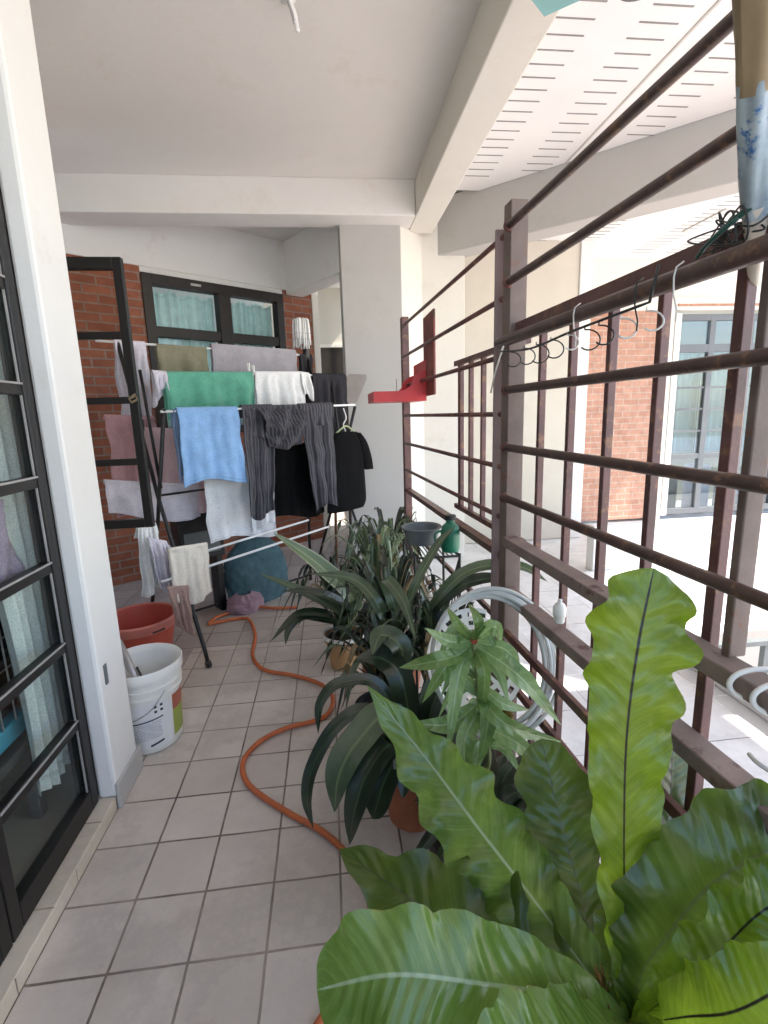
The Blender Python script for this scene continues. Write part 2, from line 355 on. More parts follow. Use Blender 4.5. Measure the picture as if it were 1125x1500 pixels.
M['umb_tan']=basic('tan umbrella cloth',(.27,.20,.115),.75,.2,9,bs=.3)
M['umb_tip']=basic('cream umbrella tip',(.72,.66,.55),.5,.06)
M['umb_blue']=basic('blue plastic sleeve',(.17,.30,.42),.25,.5,11,bs=.5,bscale=14,patch=((.05,.16,.38),.58),c2=(.48,.56,.60))
M['red_board']=basic('faded red board',(.22,.055,.04),.6,.3,5,patch=((.09,.04,.025),.52))
M['brown_wood']=basic('brown board',(.13,.06,.035),.6,.25,6)
M['mophead']=cloth('white mop yarn',(.78,.77,.75))
M['darkhandle']=basic('dark handle',(.025,.018,.015),.5,.3)
M['dustpan']=basic('grey brown plastic sheet',(.30,.26,.23),.5,.12,5)
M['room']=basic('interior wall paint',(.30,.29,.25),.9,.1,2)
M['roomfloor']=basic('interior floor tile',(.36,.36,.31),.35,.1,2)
M['curtain']=cloth('pale green curtain',(.74,.79,.75),.05)
M['curtain_b']=cloth('teal window curtain',(.60,.84,.85),.12)
M['curtain_w']=cloth('white sheer curtain',(.76,.84,.85),.04)
M['glass']=glassmat('clear glass',(.92,.94,.93),refl=.05)
M['glass_w']=glassmat('window glass',(.95,.97,.97),refl=.04)
M['glass_c']=glassmat('casement glass',(.88,.84,.80),refl=.04)
M['glass_far']=glassmat('far window glass',(.70,.76,.78),refl=.14)
M['far_grey']=basic('grey window frame',(.12,.125,.13),.5,.12,4)
M['cl_purple']=cloth('mauve garment',(.34,.27,.36))
M['cl_lilac']=cloth('lilac white towel',(.62,.58,.64))
M['cl_olive']=cloth('olive khaki cloth',(.235,.22,.15))
M['cl_grey']=cloth('mauve grey towel',(.36,.335,.36))
M['cl_green']=cloth('sea green cloth',(.12,.37,.26),.12)
M['cl_white']=cloth('white cotton',(.76,.755,.74),.05)
M['cl_white_p']=cloth('white cotton with grey print',(.70,.71,.73),.06,pat=((.56,.57,.60),22,.66))
M['cl_dark']=cloth('charcoal cotton',(.028,.026,.030))
M['cl_blue']=cloth('sky blue towel',(.235,.41,.68),.12)
M['cl_blue_d']=cloth('slate blue lining',(.12,.17,.26),.14)
M['cl_stripe']=cloth('grey striped cotton',(.055,.053,.060),.3,stripe=((.105,.104,.118),5,.62))
M['cl_stripe_leg']=cloth('grey striped cotton leg',(.055,.053,.060),.3,stripe=((.105,.104,.118),3.6,.62))
M['cl_black']=cloth('black cotton',(.0035,.0035,.004),.3,rough=1)
M['cl_pink']=cloth('dusty pink cotton',(.47,.27,.28),.1)
M['cl_pink_l']=cloth('pale pink sheet',(.62,.44,.46),.08)
M['cl_cream']=cloth('cream towel',(.76,.69,.58),.05)
M['cl_teal']=cloth('dull teal sack',(.055,.105,.125),.25)
M['cl_mauve']=cloth('mauve pink sack',(.27,.17,.20),.2)
M['cl_brown']=cloth('pinkish brown rag',(.36,.24,.20),.2)
M['fern']=leafmat('birds nest fern leaf',(.090,.175,.030),(.165,.265,.062),(.30,.40,.24),.022,24,.12,.42,.24)
M['fern_l']=leafmat('young fern leaf',(.095,.18,.010),(.17,.265,.022),(.010,.008,.005),.020,24,.08,.5,.28)
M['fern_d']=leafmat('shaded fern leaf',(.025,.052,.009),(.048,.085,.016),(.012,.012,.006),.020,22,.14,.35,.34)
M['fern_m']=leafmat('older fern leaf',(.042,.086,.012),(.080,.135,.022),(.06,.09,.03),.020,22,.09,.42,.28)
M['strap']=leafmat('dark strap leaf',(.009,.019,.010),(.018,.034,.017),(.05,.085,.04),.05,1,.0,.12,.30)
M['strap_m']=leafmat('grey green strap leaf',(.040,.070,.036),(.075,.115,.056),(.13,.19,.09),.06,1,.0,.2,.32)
M['strap_v']=leafmat('variegated strap leaf',(.11,.17,.085),(.17,.24,.12),(.25,.32,.18),.08,1,.0,.25,.35,edge=(.42,.46,.32))
M['dead']=leafmat('dried leaf',(.16,.11,.045),(.26,.19,.09),(.30,.24,.13),.05,1,.0,.2,.6)
M['lance']=leafmat('lance leaf',(.155,.265,.10),(.265,.385,.165),(.37,.47,.27),.05,9,.15,.35,.4)
M['lance_d']=leafmat('old lance leaf',(.09,.17,.045),(.16,.26,.075),(.25,.34,.15),.05,9,.15,.3,.4)
M['stem']=basic('green brown stem',(.18,.20,.08),.7,.3,20)
M['bud']=basic('red bud',(.34,.05,.03),.6,.3,30)
M['wilt']=basic('wilted flower',(.20,.11,.02),.8,.4,30)
def hosemat():
    m,nt,n,l,b=newmat('clear milky hose plastic')
    f=noise_t(n,l,12); r=ramp(n,[(.3,(.50,.52,.50)),(.7,(.64,.66,.64))]); l.new(f,r.inputs[0]); l.new(r.outputs[0],b.inputs['Base Color'])
    b.inputs['Roughness'].default_value=.3; b.inputs['Transmission Weight'].default_value=.35; b.inputs['IOR'].default_value=1.3
    return m
M['hose']=hosemat()

# ================================================================== SETTING
YB=-2.3                                    # balcony runs on behind the camera
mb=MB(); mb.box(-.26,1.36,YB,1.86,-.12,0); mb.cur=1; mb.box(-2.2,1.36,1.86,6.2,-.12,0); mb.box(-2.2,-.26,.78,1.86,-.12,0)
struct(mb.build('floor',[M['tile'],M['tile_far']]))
# interior floor
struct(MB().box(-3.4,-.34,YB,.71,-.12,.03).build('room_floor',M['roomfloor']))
# outside walkway sheet beyond the grille, with a light well cut in it
WX0,WX1,WY0,WY1=2.62,9.0,-2.5,2.62
mb=MB(); mb.box(1.36,WX0,-6,9,-.3,-.004); mb.box(WX0,10,WY1,9,-.3,-.004)
struct(mb.build('walkway',M['white_floor']))
struct(MB().box(WX0+.001,12,-8,WY1+4,-1.9,-1.7).build('lower_floor',M['pinkfloor']))
tag(MB().box(-.46,1.6,YB-.15,YB,-.1,.95).build('rear_light_block',M['wall']),'low white parapet added unseen behind the camera to limit light from the rear','wall')  # unseen wall added to dim the column front, kept low to admit light
tag(MB().prism([(1.3,3.30),(2.2,2.95),(4.5,.85),(6.35,3.6),(6.35,4.72),(1.3,4.72)],3.17,3.3).build('sky_block_slab',M['conc']),'unseen concrete slab added over the opposite walkway to close off the sky','roof')  # added slab closes light gaps by the column; slanting edge admits sun
struct(MB().box(-60,60,-60,60,-3.6,-3.4).build('ground',M['conc']))

# ceiling over the balcony
tag(MB().box(-2.2,1.376,YB-.2,6.6,3.1,3.3).build('ceiling',M['ceil']),'smooth grey white ceiling slab over the tiled balcony','ceiling')
tag(MB().box(1.376,1.580,YB,3.36,2.85,3.3).build('beam',M['cream'],bevel=.008),'long cream ceiling beam running above the grille','beam')
tag(MB().box(-2.2,1.374,2.975,3.24,2.85,3.102).build('cross_beam',M['ceil'],bevel=.008),'grey white cross beam above the brick wall and column','beam')
# soffit of the courtyard roof: panels with rows of slots
sf=thing('soffit','white slotted soffit boards over the courtyard walkway','ceiling',(2.4,1.5,3.1))
SXE=3.75
panel=MB().prism([(1.582,YB),(4.96,YB),(4.96,.66),(4.1,.66),(4.1,1.09),(1.92,3.15),(1.582,3.15)],3.1,3.16); panel.cur=1  # unseen stepped outer edge is shaped to place sun on the walkway
sm=MB()
for k in range(46):
    y=-1.2+k*.1
    for x0 in (1.732,2.135,2.64,3.04,3.44):
        lim=3.15-(x0-1.92)*.945 if x0>1.9 else 3.1
        if y<lim-.12: panel.box(x0,x0+.19,y,y+.0085,3.0975,3.101)
panel.build('board',[M['soffit'],M['slot']],sf)
for x in (2.414,3.30):
    sm.box(x-.006,x+.006,YB,3.15-(x-1.92)*.945,3.095,3.101)
sm.build('joint_strip',M['seam'],sf)
# diagonal fascia beam of the octagonal light well
def diagbeam(p,q,th,z0,z1):
    p=V((*p,0));q=V((*q,0));t=(q-p).normalized();n=V((-t.y,t.x,0))
    return MB().prism([(p.x,p.y),(q.x,q.y),(q.x+n.x*th,q.y+n.y*th),(p.x+n.x*th,p.y+n.y*th)],z0,z1)
tag(diagbeam((1.60,3.46),(4.9,.36),.22,2.70,3.14).build('fascia_beam',M['column'],bevel=.01),'broad white fascia beam crossing diagonally beyond the grille','beam')
# ceiling of the opposite walkway
oc=thing('opposite_ceiling','white slotted ceiling of the walkway opposite, below the diagonal beam','ceiling',(4.5,3.5,3.0))
sl=MB().prism([(1.7,3.62),(1.86,3.46),(4.6,.90),(6.3,3.6),(6.3,4.5),(1.7,4.5)],2.98,3.05); sl.cur=1  # unseen slanting outer edge is shaped to let sun onto the far floor
for k in range(36):
    for x0 in (2.6,3.1,3.9,4.3,5.2,5.6,6.6,7.1):
        y=1.6+k*.085
        if y>5.2-.94*x0+.3 and y<4.3 and y>.95+(x0-4.3)*1.6 and x0<6: sl.box(x0,x0+.22,y,y+.008,2.977,2.981)
sl.build('board',[M['soffit'],M['slot']],oc)
MB().box(4.02,4.03,3.1,3.62,2.969,2.981).build('joint_strip',M['seam'],oc)
# column
cl=thing('column','large grey white column at the far end, its courtyard side coloured cream for the light there','column',(1.1,3.4,0))
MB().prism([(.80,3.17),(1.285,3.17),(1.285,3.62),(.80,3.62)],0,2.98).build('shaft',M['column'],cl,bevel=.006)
MB().prism([(1.287,3.19),(1.50,3.42),(1.88,3.42),(1.88,3.62),(1.287,3.62)],0,2.98).build('courtyard_face',M['cream'],cl,bevel=.006)  # light on this side is put into the lighter cream colour
# brick wall, turned about 53 degrees to the corridor
BD=V((.801,.597,0)); BN=V((.597,-.801,0)); BP=V((0,2.8,0)); SK=1.31; BP=V((CAM.x+SK*(BP.x-CAM.x),CAM.y+SK*(BP.y-CAM.y),0)); BP0=V((0,2.8,0))
def sw(s): return 1.672+SK*(s-1.672)
def zw(z): return CAM.z+SK*(z-CAM.z)
def bw0(s,z,off=0): return BP0+BD*(s-1.672)+BN*off+V((0,0,z))
def bbox0(mb,s0,s1,z0,z1,o0,o1):
    c=bw0((s0+s1)/2,(z0+z1)/2,(o0+o1)/2); return mb.obox(c,BD,BN,(0,0,1),(s1-s0)/2,abs(o1-o0)/2,(z1-z0)/2)
def bw(s,z,off=0): return BP+BD*(s-1.672)+BN*off+V((0,0,z))          # s as measured along the wall, BP at s=1.672
def bbox(mb,s0,s1,z0,z1,o0,o1):
    c=bw((s0+s1)/2,(z0+z1)/2,(o0+o1)/2); return mb.obox(c,BD,BN,(0,0,1),(s1-s0)/2,abs(o1-o0)/2,(z1-z0)/2)
def ws(px,py,off=0):
    p=onplane(px,py,BP+BN*off,BN); return (p-BP).dot(BD)+1.672,p.z
W0,W1,WZ0,WZ1=sw(1.045),sw(2.085),1.25,zw(2.31); WE=sw(2.36); WT=zw(2.345); WL=-1.2
bwt=thing('brick_wall','red brick wall turned across the far end behind the laundry','wall',bw(1.4,0))
mb=MB(); bbox(mb,WL,W0,0,WT,-.12,0); bbox(mb,W1,WE,0,WT,-.12,0); bbox(mb,W0,W1,0,WZ0,-.12,0)
mb.build('brickwork',M['brick'],bwt)
mb=MB(); bbox(mb,WL,WE+.08,WT,3.1,-.14,.012); bbox(mb,W0,W1,WZ1,WT,-.12,.006); mb.build('plaster_band',M['wall'],bwt,bevel=.004)
mb=MB(); bbox(mb,WE,WE+.08,0,WT,-.14,.010); mb.build('corner_trim',M['cream'],bwt,bevel=.004)
wn=thing('window','dark framed window with teal curtains in the red brick wall','window',bw(1.55,WZ0))
mb=MB(); mid=sw(1.60)
bbox(mb,W0,W0+.085,WZ0,WZ1,-.08,.02); bbox(mb,W1-.075,W1,WZ0,WZ1,-.08,.02); bbox(mb,W0+.085,W1-.075,WZ1-.085,WZ1,-.08,.02); bbox(mb,W0+.085,W1-.075,WZ0,WZ0+.07,-.08,.02)
bbox(mb,mid-.06,mid+.06,WZ0+.07,WZ1-.085,-.08,.022); mb.build('frame',M['blackbrown'],wn,bevel=.004)
for a,b in ((W0+.085,mid-.06),(mid+.06,W1-.075)):
    mb=MB(); bbox(mb,a,b,zw(1.925),zw(1.99),-.06,.012); mb.build('transom',M['blackbrown'],wn,bevel=.003)
    mb=MB(); bbox(mb,a,b,WZ0+.07,WZ1-.085,-.05,-.044); mb.build('pane',M['glass_w'],wn)
    P=[]
    for i in range(26):
        z=WZ0+.05+(WZ1-.15-WZ0)*i/25; row=[]
        for j in range(61):
            s=a+(b-a)*j/60; sag=.03*math.sin(j/60*PI*3)**2*(i/25)
            row.append(bw(s,z-sag,-.10-.014*math.sin(j*.9+1.3*math.sin(j*.23)+a*9)-.006*noise.noise(V((j*.4,i*.1,a)))))
        P.append(row)
    MB().grid(P).build('curtain',M['curtain_b'],wn,smooth=True)
mb=MB(); bbox(mb,sw(1.36),sw(1.43),zw(2.27),zw(2.283),.02,.034); mb.build('latch',M['steel'],wn)
mb=MB(); bbox(mb,WL,WE,.6,3.0,-1.0,-.98); tag(mb.build('room_wall',M['curtain_w']),'pale inner wall seen behind the teal curtains','wall')
# beam from brick wall to column
tag(diagbeam((.278,4.36),(.82,3.5),.2,2.6,3.098).build('short_beam',M['ceil'],bevel=.006),'short grey beam between the brick wall and the column','beam')
# passage beyond
pw=thing('passage_wall','beige end wall with dark doorway in the gap beside the column','wall',(.4,6.3,0))
PZ=2.32
MB().box(-1.3,1.9,6.2,6.35,PZ,3.1).box(-1.3,.47,6.2,6.35,0,PZ).box(1.3,1.9,6.2,6.35,0,PZ).build('plaster',M['beige'],pw)
MB().box(-1.3,1.9,6.17,6.198,PZ,PZ+.04).build('ledge',M['cream'],pw)
MB().box(.48,1.29,6.24,6.30,0,PZ).build('door',basic('dark brown door',(.055,.042,.03),.6,.3,4),pw)
MB().box(.74,.78,6.215,6.238,0,PZ).build('door_frame',M['blackbrown'],pw)
tag(MB().box(1.9,1.95,3.62,6.35,0,1.3).build('passage_light_screen',M['beige']),'unseen beige wall added beside the passage, kept low to let sky light in','wall')  # added screen against sun in the passage, height set for sky light
# left wall / pillar
pl=thing('pillar','bright white wall end between the glass door and the pail','wall',(-.3,.68,0))
MB().box(-.262,-.197,.575,.785,.045,3.1).box(-1.05,-.262,.722,.785,0,3.1).build('plaster',M['wall'],pl,bevel=.012)
MB().box(-.20,-.186,.573,.797,0,.10).box(-.40,-.20,.784,.797,0,.10).build('skirting',M['column'],pl,bevel=.004)
MB().box(-.198,-.192,.612,.632,.47,.545).build('latch_plate',M['grey_pl'],pl,bevel=.002)
# wall over the glass doors
tag(MB().box(-.46,-.205,YB,.575,2.50,3.1).build('lintel',M['wall'],bevel=.01),'white wall strip above the black glass door','wall')
tag(MB().box(-1.2,-1.05,.785,2.3,0,3.1).build('side_wall',M['wall']),'white side wall in the recess behind the open casement','wall')
# sill step
st=MB().box(-.335,-.2,YB,.574,0,.052).box(-.335,-.264,.574,.72,0,.052); tag(st.build('door_sill',M['sill'],bevel=.004),'cream tiled step under the black glass door','sill')
# interior room
rm=thing('room_shell','dim room interior behind the black glass door','room',(-1.8,-1,0))
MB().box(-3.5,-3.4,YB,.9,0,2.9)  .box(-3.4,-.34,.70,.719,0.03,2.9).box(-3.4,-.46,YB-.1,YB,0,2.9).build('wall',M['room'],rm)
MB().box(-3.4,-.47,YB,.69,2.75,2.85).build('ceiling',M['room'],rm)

# ---- glass doors: leaves with horizontal glazing bars
DX=-.27
zb=[.085,.388,.668,.94,1.21,1.485,1.776,2.09,2.40]
def door_leaf(y0,y1,label):
    d=thing('glass_door',label,'door',(DX,(y0+y1)/2,.054))
    z0,z1=.056,2.44
    f=MB(); f.box(DX-.02,DX+.02,y0,y0+.042,z0,z1).box(DX-.02,DX+.02,y1-.042,y1,z0,z1).box(DX-.02,DX+.02,y0+.042,y1-.042,z0,z0+.075).box(DX-.02,DX+.02,y0+.042,y1-.042,z1-.05,z1)
    f.build('leaf_frame',M['black'],d,bevel=.003)
    for z in zb[1:-1]:
        MB().box(DX-.015,DX+.015,y0+.042,y1-.042,z-.018,z+.018).build('glazing_bar',M['black'],d,bevel=.002)
        g=MB().box(DX+.0152,DX+.019,y0+.042,y1-.042,z+.012,z+.018); g.build('bead',M['bead'],d)
    g=MB().box(DX+.008,DX+.013,y1-.047,y1-.0425,z0+.075,z1-.05); g.build('bead',M['bead'],d)
    MB().box(DX-.003,DX+.003,y0+.042,y1-.042,z0+.075,z1-.05).build('pane',M['glass'],d)
    return d
door_leaf(.065,.555,'black glass door leaf with horizontal bars nearest the white pillar')
for k in range(1,5):
    door_leaf(.065-.495*k,.060-.495*(k-1),'black glass door leaf beside the camera, %s from the pillar'%['second','third','fourth','fifth','sixth','seventh'][k-1])
df=MB().box(-.325,-.264,.557,.72,.054,2.5).box(-.325,-.264,YB,.557,2.445,2.5); tag(df.build('door_frame',M['frame_worn'],bevel=.004),'faded brown outer frame around the black glass door','door frame')

# interior things seen through the glass
def curtain(name,label,x,y0,y1,z0,z1,mat,amp,k,cat='curtain'):
    P=[]
    for i in range(40):
        t=i/39; z=z0+(z1-z0)*t; row=[]
        for j in range(70):
            u=j/69; w=.75+1.3*t*t*(1 if x>-.4 else .2)
            y=y1+(y0-y1)*(u*w); row.append(V((x+amp*(1.1-.5*t)*math.sin(u*k*2*PI+1.2*math.sin(t*3))+.01*noise.noise(V((u*6,t*3,2))),y,z+.01*math.sin(u*9))))
        P.append(row)
    return tag(MB().grid(P).build(name,mat,smooth=True),label,cat)
curtain('curtain','pale green curtain hanging inside the black glass door',-.372,.40,.625,.17,2.35,M['curtain'],.016,4)
curtain('curtain','far end of the pale green curtain gathered beside the camera',-.52,-1.9,-.9,.14,2.35,M['curtain'],.03,6)
# mauve garment hanging
P=[]
for i in range(24):
    t=i/23; row=[]
    for j in range(20):
        u=j/19; w=.10+.10*t; row.append(V((-.335+.012*math.sin(u*9+t*4)+.010*noise.noise(V((u*4,t*5,0))),.40+(u-.5)*w*1.1,1.17-.24*t)))
    P.append(row)
gm=thing('garment','mauve garment hanging behind the door glass','garment',(-.335,.27,.93))
MB().grid(P).build('cloth',M['cl_purple'],gm,smooth=True,solid=.006)
MB().tube([(-.335,.40,1.17),(-.335,.40,1.22),(-.335,.415,1.235),(-.335,.43,1.22)],.003,6).build('hanger',M['white_pl'],gm)
# blue wire rack in the room
bc=thing('wire_basket','dark wire rack with turquoise base inside the glass door','basket',(-.55,.2,.03))
MB().box(-.68,-.43,-.1,.57,.375,.44).build('base_tray',M['blue_pl'],bc,bevel=.008)
mb=MB()
for k in range(11): mb.tube([(-.43,-.09+k*.065,.44),(-.43,-.09+k*.065,.82)],.003,6)
for z in (.52,.62,.72,.82): mb.tube([(-.43,-.1,z),(-.43,.57,z)],.003,6)
mb.build('wire_grid',M['steel'],bc)
MB().box(-.70,-.45,-.1,.57,.445,.80).build('stored_goods',M['cl_dark'],bc,bevel=.03)
MB().box(-.68,-.43,-.1,.57,.30,.335).box(-.68,-.64,-.1,-.06,.03,.30).box(-.47,-.43,.53,.57,.03,.30).box(-.68,-.64,.53,.57,.03,.30).box(-.47,-.43,-.1,-.06,.03,.30).build('base_frame',M['far_grey'],bc,bevel=.005)

# ---- open casement window hinged to the side wall in the recess
cs=thing('casement','open black casement window with four glazed lights beside the pillar','window',(-.68,1.6,.80))
def cp(px,py): return onplane(px,py,(0,1.6,0),(0,1,0))
XR0,XR1=-.355,-.312; ZT,ZB_=2.155,.832
f=MB().box(XR0,XR1,1.585,1.62,ZB_,ZT).box(-1.05,-1.00,1.585,1.62,ZB_,ZT).box(-1.0,XR0,1.585,1.62,ZT-.055,ZT).box(-1.0,XR0,1.585,1.62,ZB_,ZB_+.045)
f.build('sash_frame',M['black'],cs,bevel=.003)
for z in (1.80,1.488,1.178):
    MB().box(-1.0,XR0,1.588,1.616,z-.017,z+.017).build('glazing_bar',M['black'],cs,bevel=.003)
MB().box(-1.0,XR0,1.601,1.605,1.817,ZT-.055).build('pane',M['glass_c'],cs)
MB().tube([(-.345,1.58,1.50),(-.32,1.578,1.515),(-.312,1.58,1.49),(-.34,1.578,1.475),(-.352,1.58,1.495),(-.325,1.576,1.505)],.006,8).build('tied_rope',M['umb_tan'],cs,smooth=True)

# ================================================================== OPPOSITE SIDE
ow=thing('opposite_wall','beige rendered wall block with white corner beyond the grille','wall',(2.6,4.0,0))
MB().box(1.95,3.17,3.9,4.5,0,2.98).build('render',M['beige'],ow,bevel=.006)
MB().box(3.17,3.30,3.88,4.5,0,2.98).build('corner_trim',M['wall'],ow,bevel=.006)
ob=thing('brick_panel','orange brick facade panel across the courtyard','wall',(4.1,4.6,0))
MB().box(3.30,4.50,4.5,4.7,.03,2.44).build('brickwork',M['brick_far'],ob)
MB().box(4.50,4.625,4.46,4.7,0,2.44).build('corner_trim',M['cream'],ob,bevel=.006)
MB().box(3.30,9,4.44,4.7,2.44,3.3).box(3.3,9,4.40,4.44,2.50,2.56).build('band',M['cream'],ob)
MB().box(4.63,9,4.425,4.438,2.475,2.52).build('brick_strip',M['brick_far'],ob)
fw=thing('sliding_window','tall grey framed window with pale curtains across the courtyard','window',(5.8,4.55,0))
mb=MB().box(4.63,4.70,4.45,4.6,.06,2.40)
mb.build('white_jamb',M['wall'],fw)
x0s=[4.70,5.13,5.62,6.15,6.68,7.2,7.8]
f=MB(); 
for i,x in enumerate(x0s): f.box(x-.035,x+.035,4.49,4.56,.12,2.38)
f.box(4.7,7.8,4.492,4.555,2.33,2.40).box(4.7,7.8,4.492,4.555,1.98,2.07).box(4.7,7.8,4.492,4.555,.06,.13).box(4.7,7.8,4.492,4.555,.74,.80)
f.build('frame',M['far_grey'],fw,bevel=.004)
for a,b in zip(x0s[:-1],x0s[1:]):
    g=MB()
    for z in (1.07,1.33,1.58,1.83): g.box(a+.035,b-.035,4.50,4.53,z-.012,z+.012)
    g.build('glazing_bar',M['far_grey'],fw)
    MB().box(a+.035,b-.035,4.515,4.52,.13,2.33).build('pane',M['glass_far'],fw)
    P=[[V((a+(b-a)*j/30,4.64+.015*math.sin(j*1.1+a),(.80 if True else 0)+(1.2)*i/8)) for j in range(31)] for i in range(9)]
    MB().grid(P).build('curtain',M['curtain_w'],fw,smooth=True)
MB().box(4.66,9,5.6,5.7,0,2.9).build('room_back',M['room'],fw)
# stored things behind the lower panes
for i,(x,w,h) in enumerate(((4.8,.25,.5),(5.3,.2,.62),(5.75,.3,.45),(6.3,.3,.58))):
    k=MB().box(x,x+w,4.75,5.0,.02,h); k.box(x+.03,x+w-.03,4.72,4.75,.05,h*.6)
    tag(k.build('storage_box',[M['far_grey'],M['cl_lilac'],M['cl_grey'],M['cl_blue_d']][i],bevel=.02),['grey storage box behind the lower far window panes, by the cream corner','tall pale box standing behind the second far window pane','low mauve box behind the far window near the picture edge','slate box behind the rightmost far window'][i],'box')
# white parapet of the opposite walkway and its railing on the storey below
tag(MB().box(WX0-.004,10.1,WY1-.012,WY1+.13,-.45,.012).build('slab_edge',M['wall'],bevel=.006),'white slab edge of the opposite walkway above the light well','slab edge')
lw=thing('lower_facade','grey windows of the sunken level in the light well','building',(5,6,-1.7))
MB().box(WX0,12,WY1+.25,WY1+.35,-1.7,-.3).build('wall',M['cream'],lw)
f=MB()
for k in range(10): f.box(3.2+k*.8,3.25+k*.8,WY1+.20,WY1+.249,-1.7,-.5)
f.box(3.2,11,WY1+.195,WY1+.249,-.62,-.55); f.build('window_frame',M['far_grey'],lw)
lr=thing('lower_railing','pale grey railing of the sunken level seen in the light well','railing',(4,2.7,-1.7))
f=MB()
for k in range(16): f.box(2.75+k*.36,2.80+k*.36,WY1-.22,WY1-.17,-1.7,-.62)
f.build('post',M['grey_pl'],lr); MB().box(2.7,9,WY1-.225,WY1-.165,-.62,-.58).box(2.7,9,WY1-.21,WY1-.18,-1.1,-1.07).build('rail',M['grey_pl'],lr)
# raised kerb along our own side of the light well
tag(MB().box(WX0+.2,10,WY1+.14,WY1+.26,-.003,.40).build('parapet',M['wall'],bevel=.01),'plain white parapet of the opposite walkway below the orange bricks','parapet')
tag(MB().box(WX0-.13,WX0,WY0,1.50,-.004,.10).build('kerb',M['wall'],bevel=.008),'low white kerb along the near edge of the light well','kerb')
tag(MB().box(WX0-.13,10,1.50,1.62,-.004,.06).build('kerb',M['wall'],bevel=.008),'low white kerb across the far corner of the light well','kerb')

# ================================================================== GRILLE
GD=V((-.0519,.99865,0)); GN=V((.99865,.0519,0)); GP=V((1.245,0,0))
def gp(t,z,o=0): return GP+GD*t+GN*o+V((0,0,z))
gr=thing('grille','maroon and brown steel security grille along the balcony edge','grille',gp(.5,0))
def gpost(t,w,d,z0,z1,mat,name='post',o=0): return MB().obox(gp(t,(z0+z1)/2,o),GD,GN,(0,0,1),d/2,w/2,(z1-z0)/2).build(name,mat,gr,bevel=.003)
gpost(.475,.055,.055,0,1.985,M['post']); 
gpost(.535,.058,.012,0,1.93,M['post_lit'],'post_lit_side',o=-.012)  # added strip; its paler colour is the light on this post side
gpost(2.12,.045,.05,0,1.965,M['maroon']); gpost(-.40,.034,.016,.97,2.6,M['post'],o=.012); gpost(-1.4,.05,.05,0,2.6,M['post'])
TN=-1.5
for z in (1.912,1.756): MB().tube([gp(.45,z,-.034),gp(TN,z,-.034)],.0115,12).build('round_bar',M['bar'],gr,smooth=True)
for z in (1.442,1.265,1.102): MB().tube([gp(.45,z,-.034),gp(TN,z,-.034)],.0120,12).build('round_bar',M['bar'],gr,smooth=True)
MB().bar(gp(.45,1.622,.004),gp(TN,1.622,.004),.022,.04).build('flat_rail',M['maroon'],gr,bevel=.002)
MB().tube([gp(.47,1.585,-.052),gp(TN,1.575,-.052)],.0165,12).build('hanging_pole',M['bar'],gr,smooth=True)
for z in (.955,.775): MB().bar(gp(.45,z,-.012),gp(TN,z,-.012),.05,.032).build('flat_rail',M['rail'],gr,bevel=.003)
for z in (.63,.47,.27,.09): MB().bar(gp(.45,z,-.02),gp(TN,z,-.02),.016,.026).build('lower_bar',M['maroon'],gr,bevel=.002)
for t in (.335,.17,.005,-.155,-.335,-.52,-.69,-.86,-1.03,-1.2):
    w=.016 if t!=-.335 else .021
    MB().obox(gp(t,.815,.028),GD,GN,(0,0,1),w/2,.010,.80).build('vertical_bar',M['maroon'],gr,bevel=.002)
for z in (1.905,1.725,1.55,1.368,1.195,1.025): MB().tube([gp(.50,z,-.02),gp(2.12,z,-.02)],.0088,10).build('round_bar',M['maroon'],gr,smooth=True)
MB().bar(gp(.50,.885,.0),gp(2.12,.885,.0),.04,.025).build('flat_rail',M['maroon'],gr,bevel=.002)
for z in (.63,.42,.2): MB().bar(gp(.50,z,0),gp(2.12,z,0),.016,.022).build('lower_bar',M['maroon'],gr,bevel=.002)
for z in (1.60,.93): MB().bar(gp(.50,z,.06),gp(1.26,z,.06),.02,.022).build('flat_rail',M['maroon'],gr)
for t in (.62,.76,.91,1.06,1.20): 
    w=.018 if t<1.1 else .035
    MB().obox(gp(t,1.265,.065),GD,GN,(0,0,1),w/2,.010,.335).build('vertical_bar',M['maroon'],gr,bevel=.002)
wl=MB()
for z in (1.912,1.756,1.442,1.265,1.102):
    wl.lathe([(0,-.012),(.013,-.009),(.0175,0),(.014,.008),(0,.010)],gp(.449,z,-.034),10,axis=GD)
wl.build('weld_bead',M['maroon'],gr,smooth=True)['kind']='stuff'
# red altar shelf on the far grille
def sh(px,py,Y): return onplane(px,py,(0,Y,0),(0,1,0))
al=thing('altar_shelf','red tin altar shelf hung on the far end of the grille','shelf',(1.05,1.75,1.45))
x0,x1=.885,1.165; y0,y1=1.62,1.98
MB().box(x0,x1,y0,y1,1.445,1.455).box(x0,x1,y0-.004,y0,1.445,1.50).box(x0-.004,x0,y0-.004,y1,1.445,1.50).box(x0,x1,y1,y1+.004,1.445,1.50).build('tray',M['red_tin'],al)
P=[(x0+.13,1.50),(x0+.17,1.505),(x0+.20,1.53),(x0+.215,1.57),(x1-.03,1.595),(x1,1.605),(x1,1.50)]
for yy in (y0-.004,y1):
    n=len(P); MB().add([(p[0],yy,p[1]) for p in P]+[(p[0],yy+.004,p[1]) for p in P],[tuple(range(n)),tuple(range(2*n-1,n-1,-1))]+[(i,(i+1)%n,n+(i+1)%n,n+i) for i in range(n)]).build('side_wing',M['red_tin'],al)
MB().box(x1,x1+.004,y0-.004,y1+.004,1.445,1.66).build('back_plate',M['red_tin'],al)
MB().box(x1+.0045,x1+.016,y0-.19,y0+.07,1.47,1.88).build('back_board',M['red_board'],al,bevel=.003)
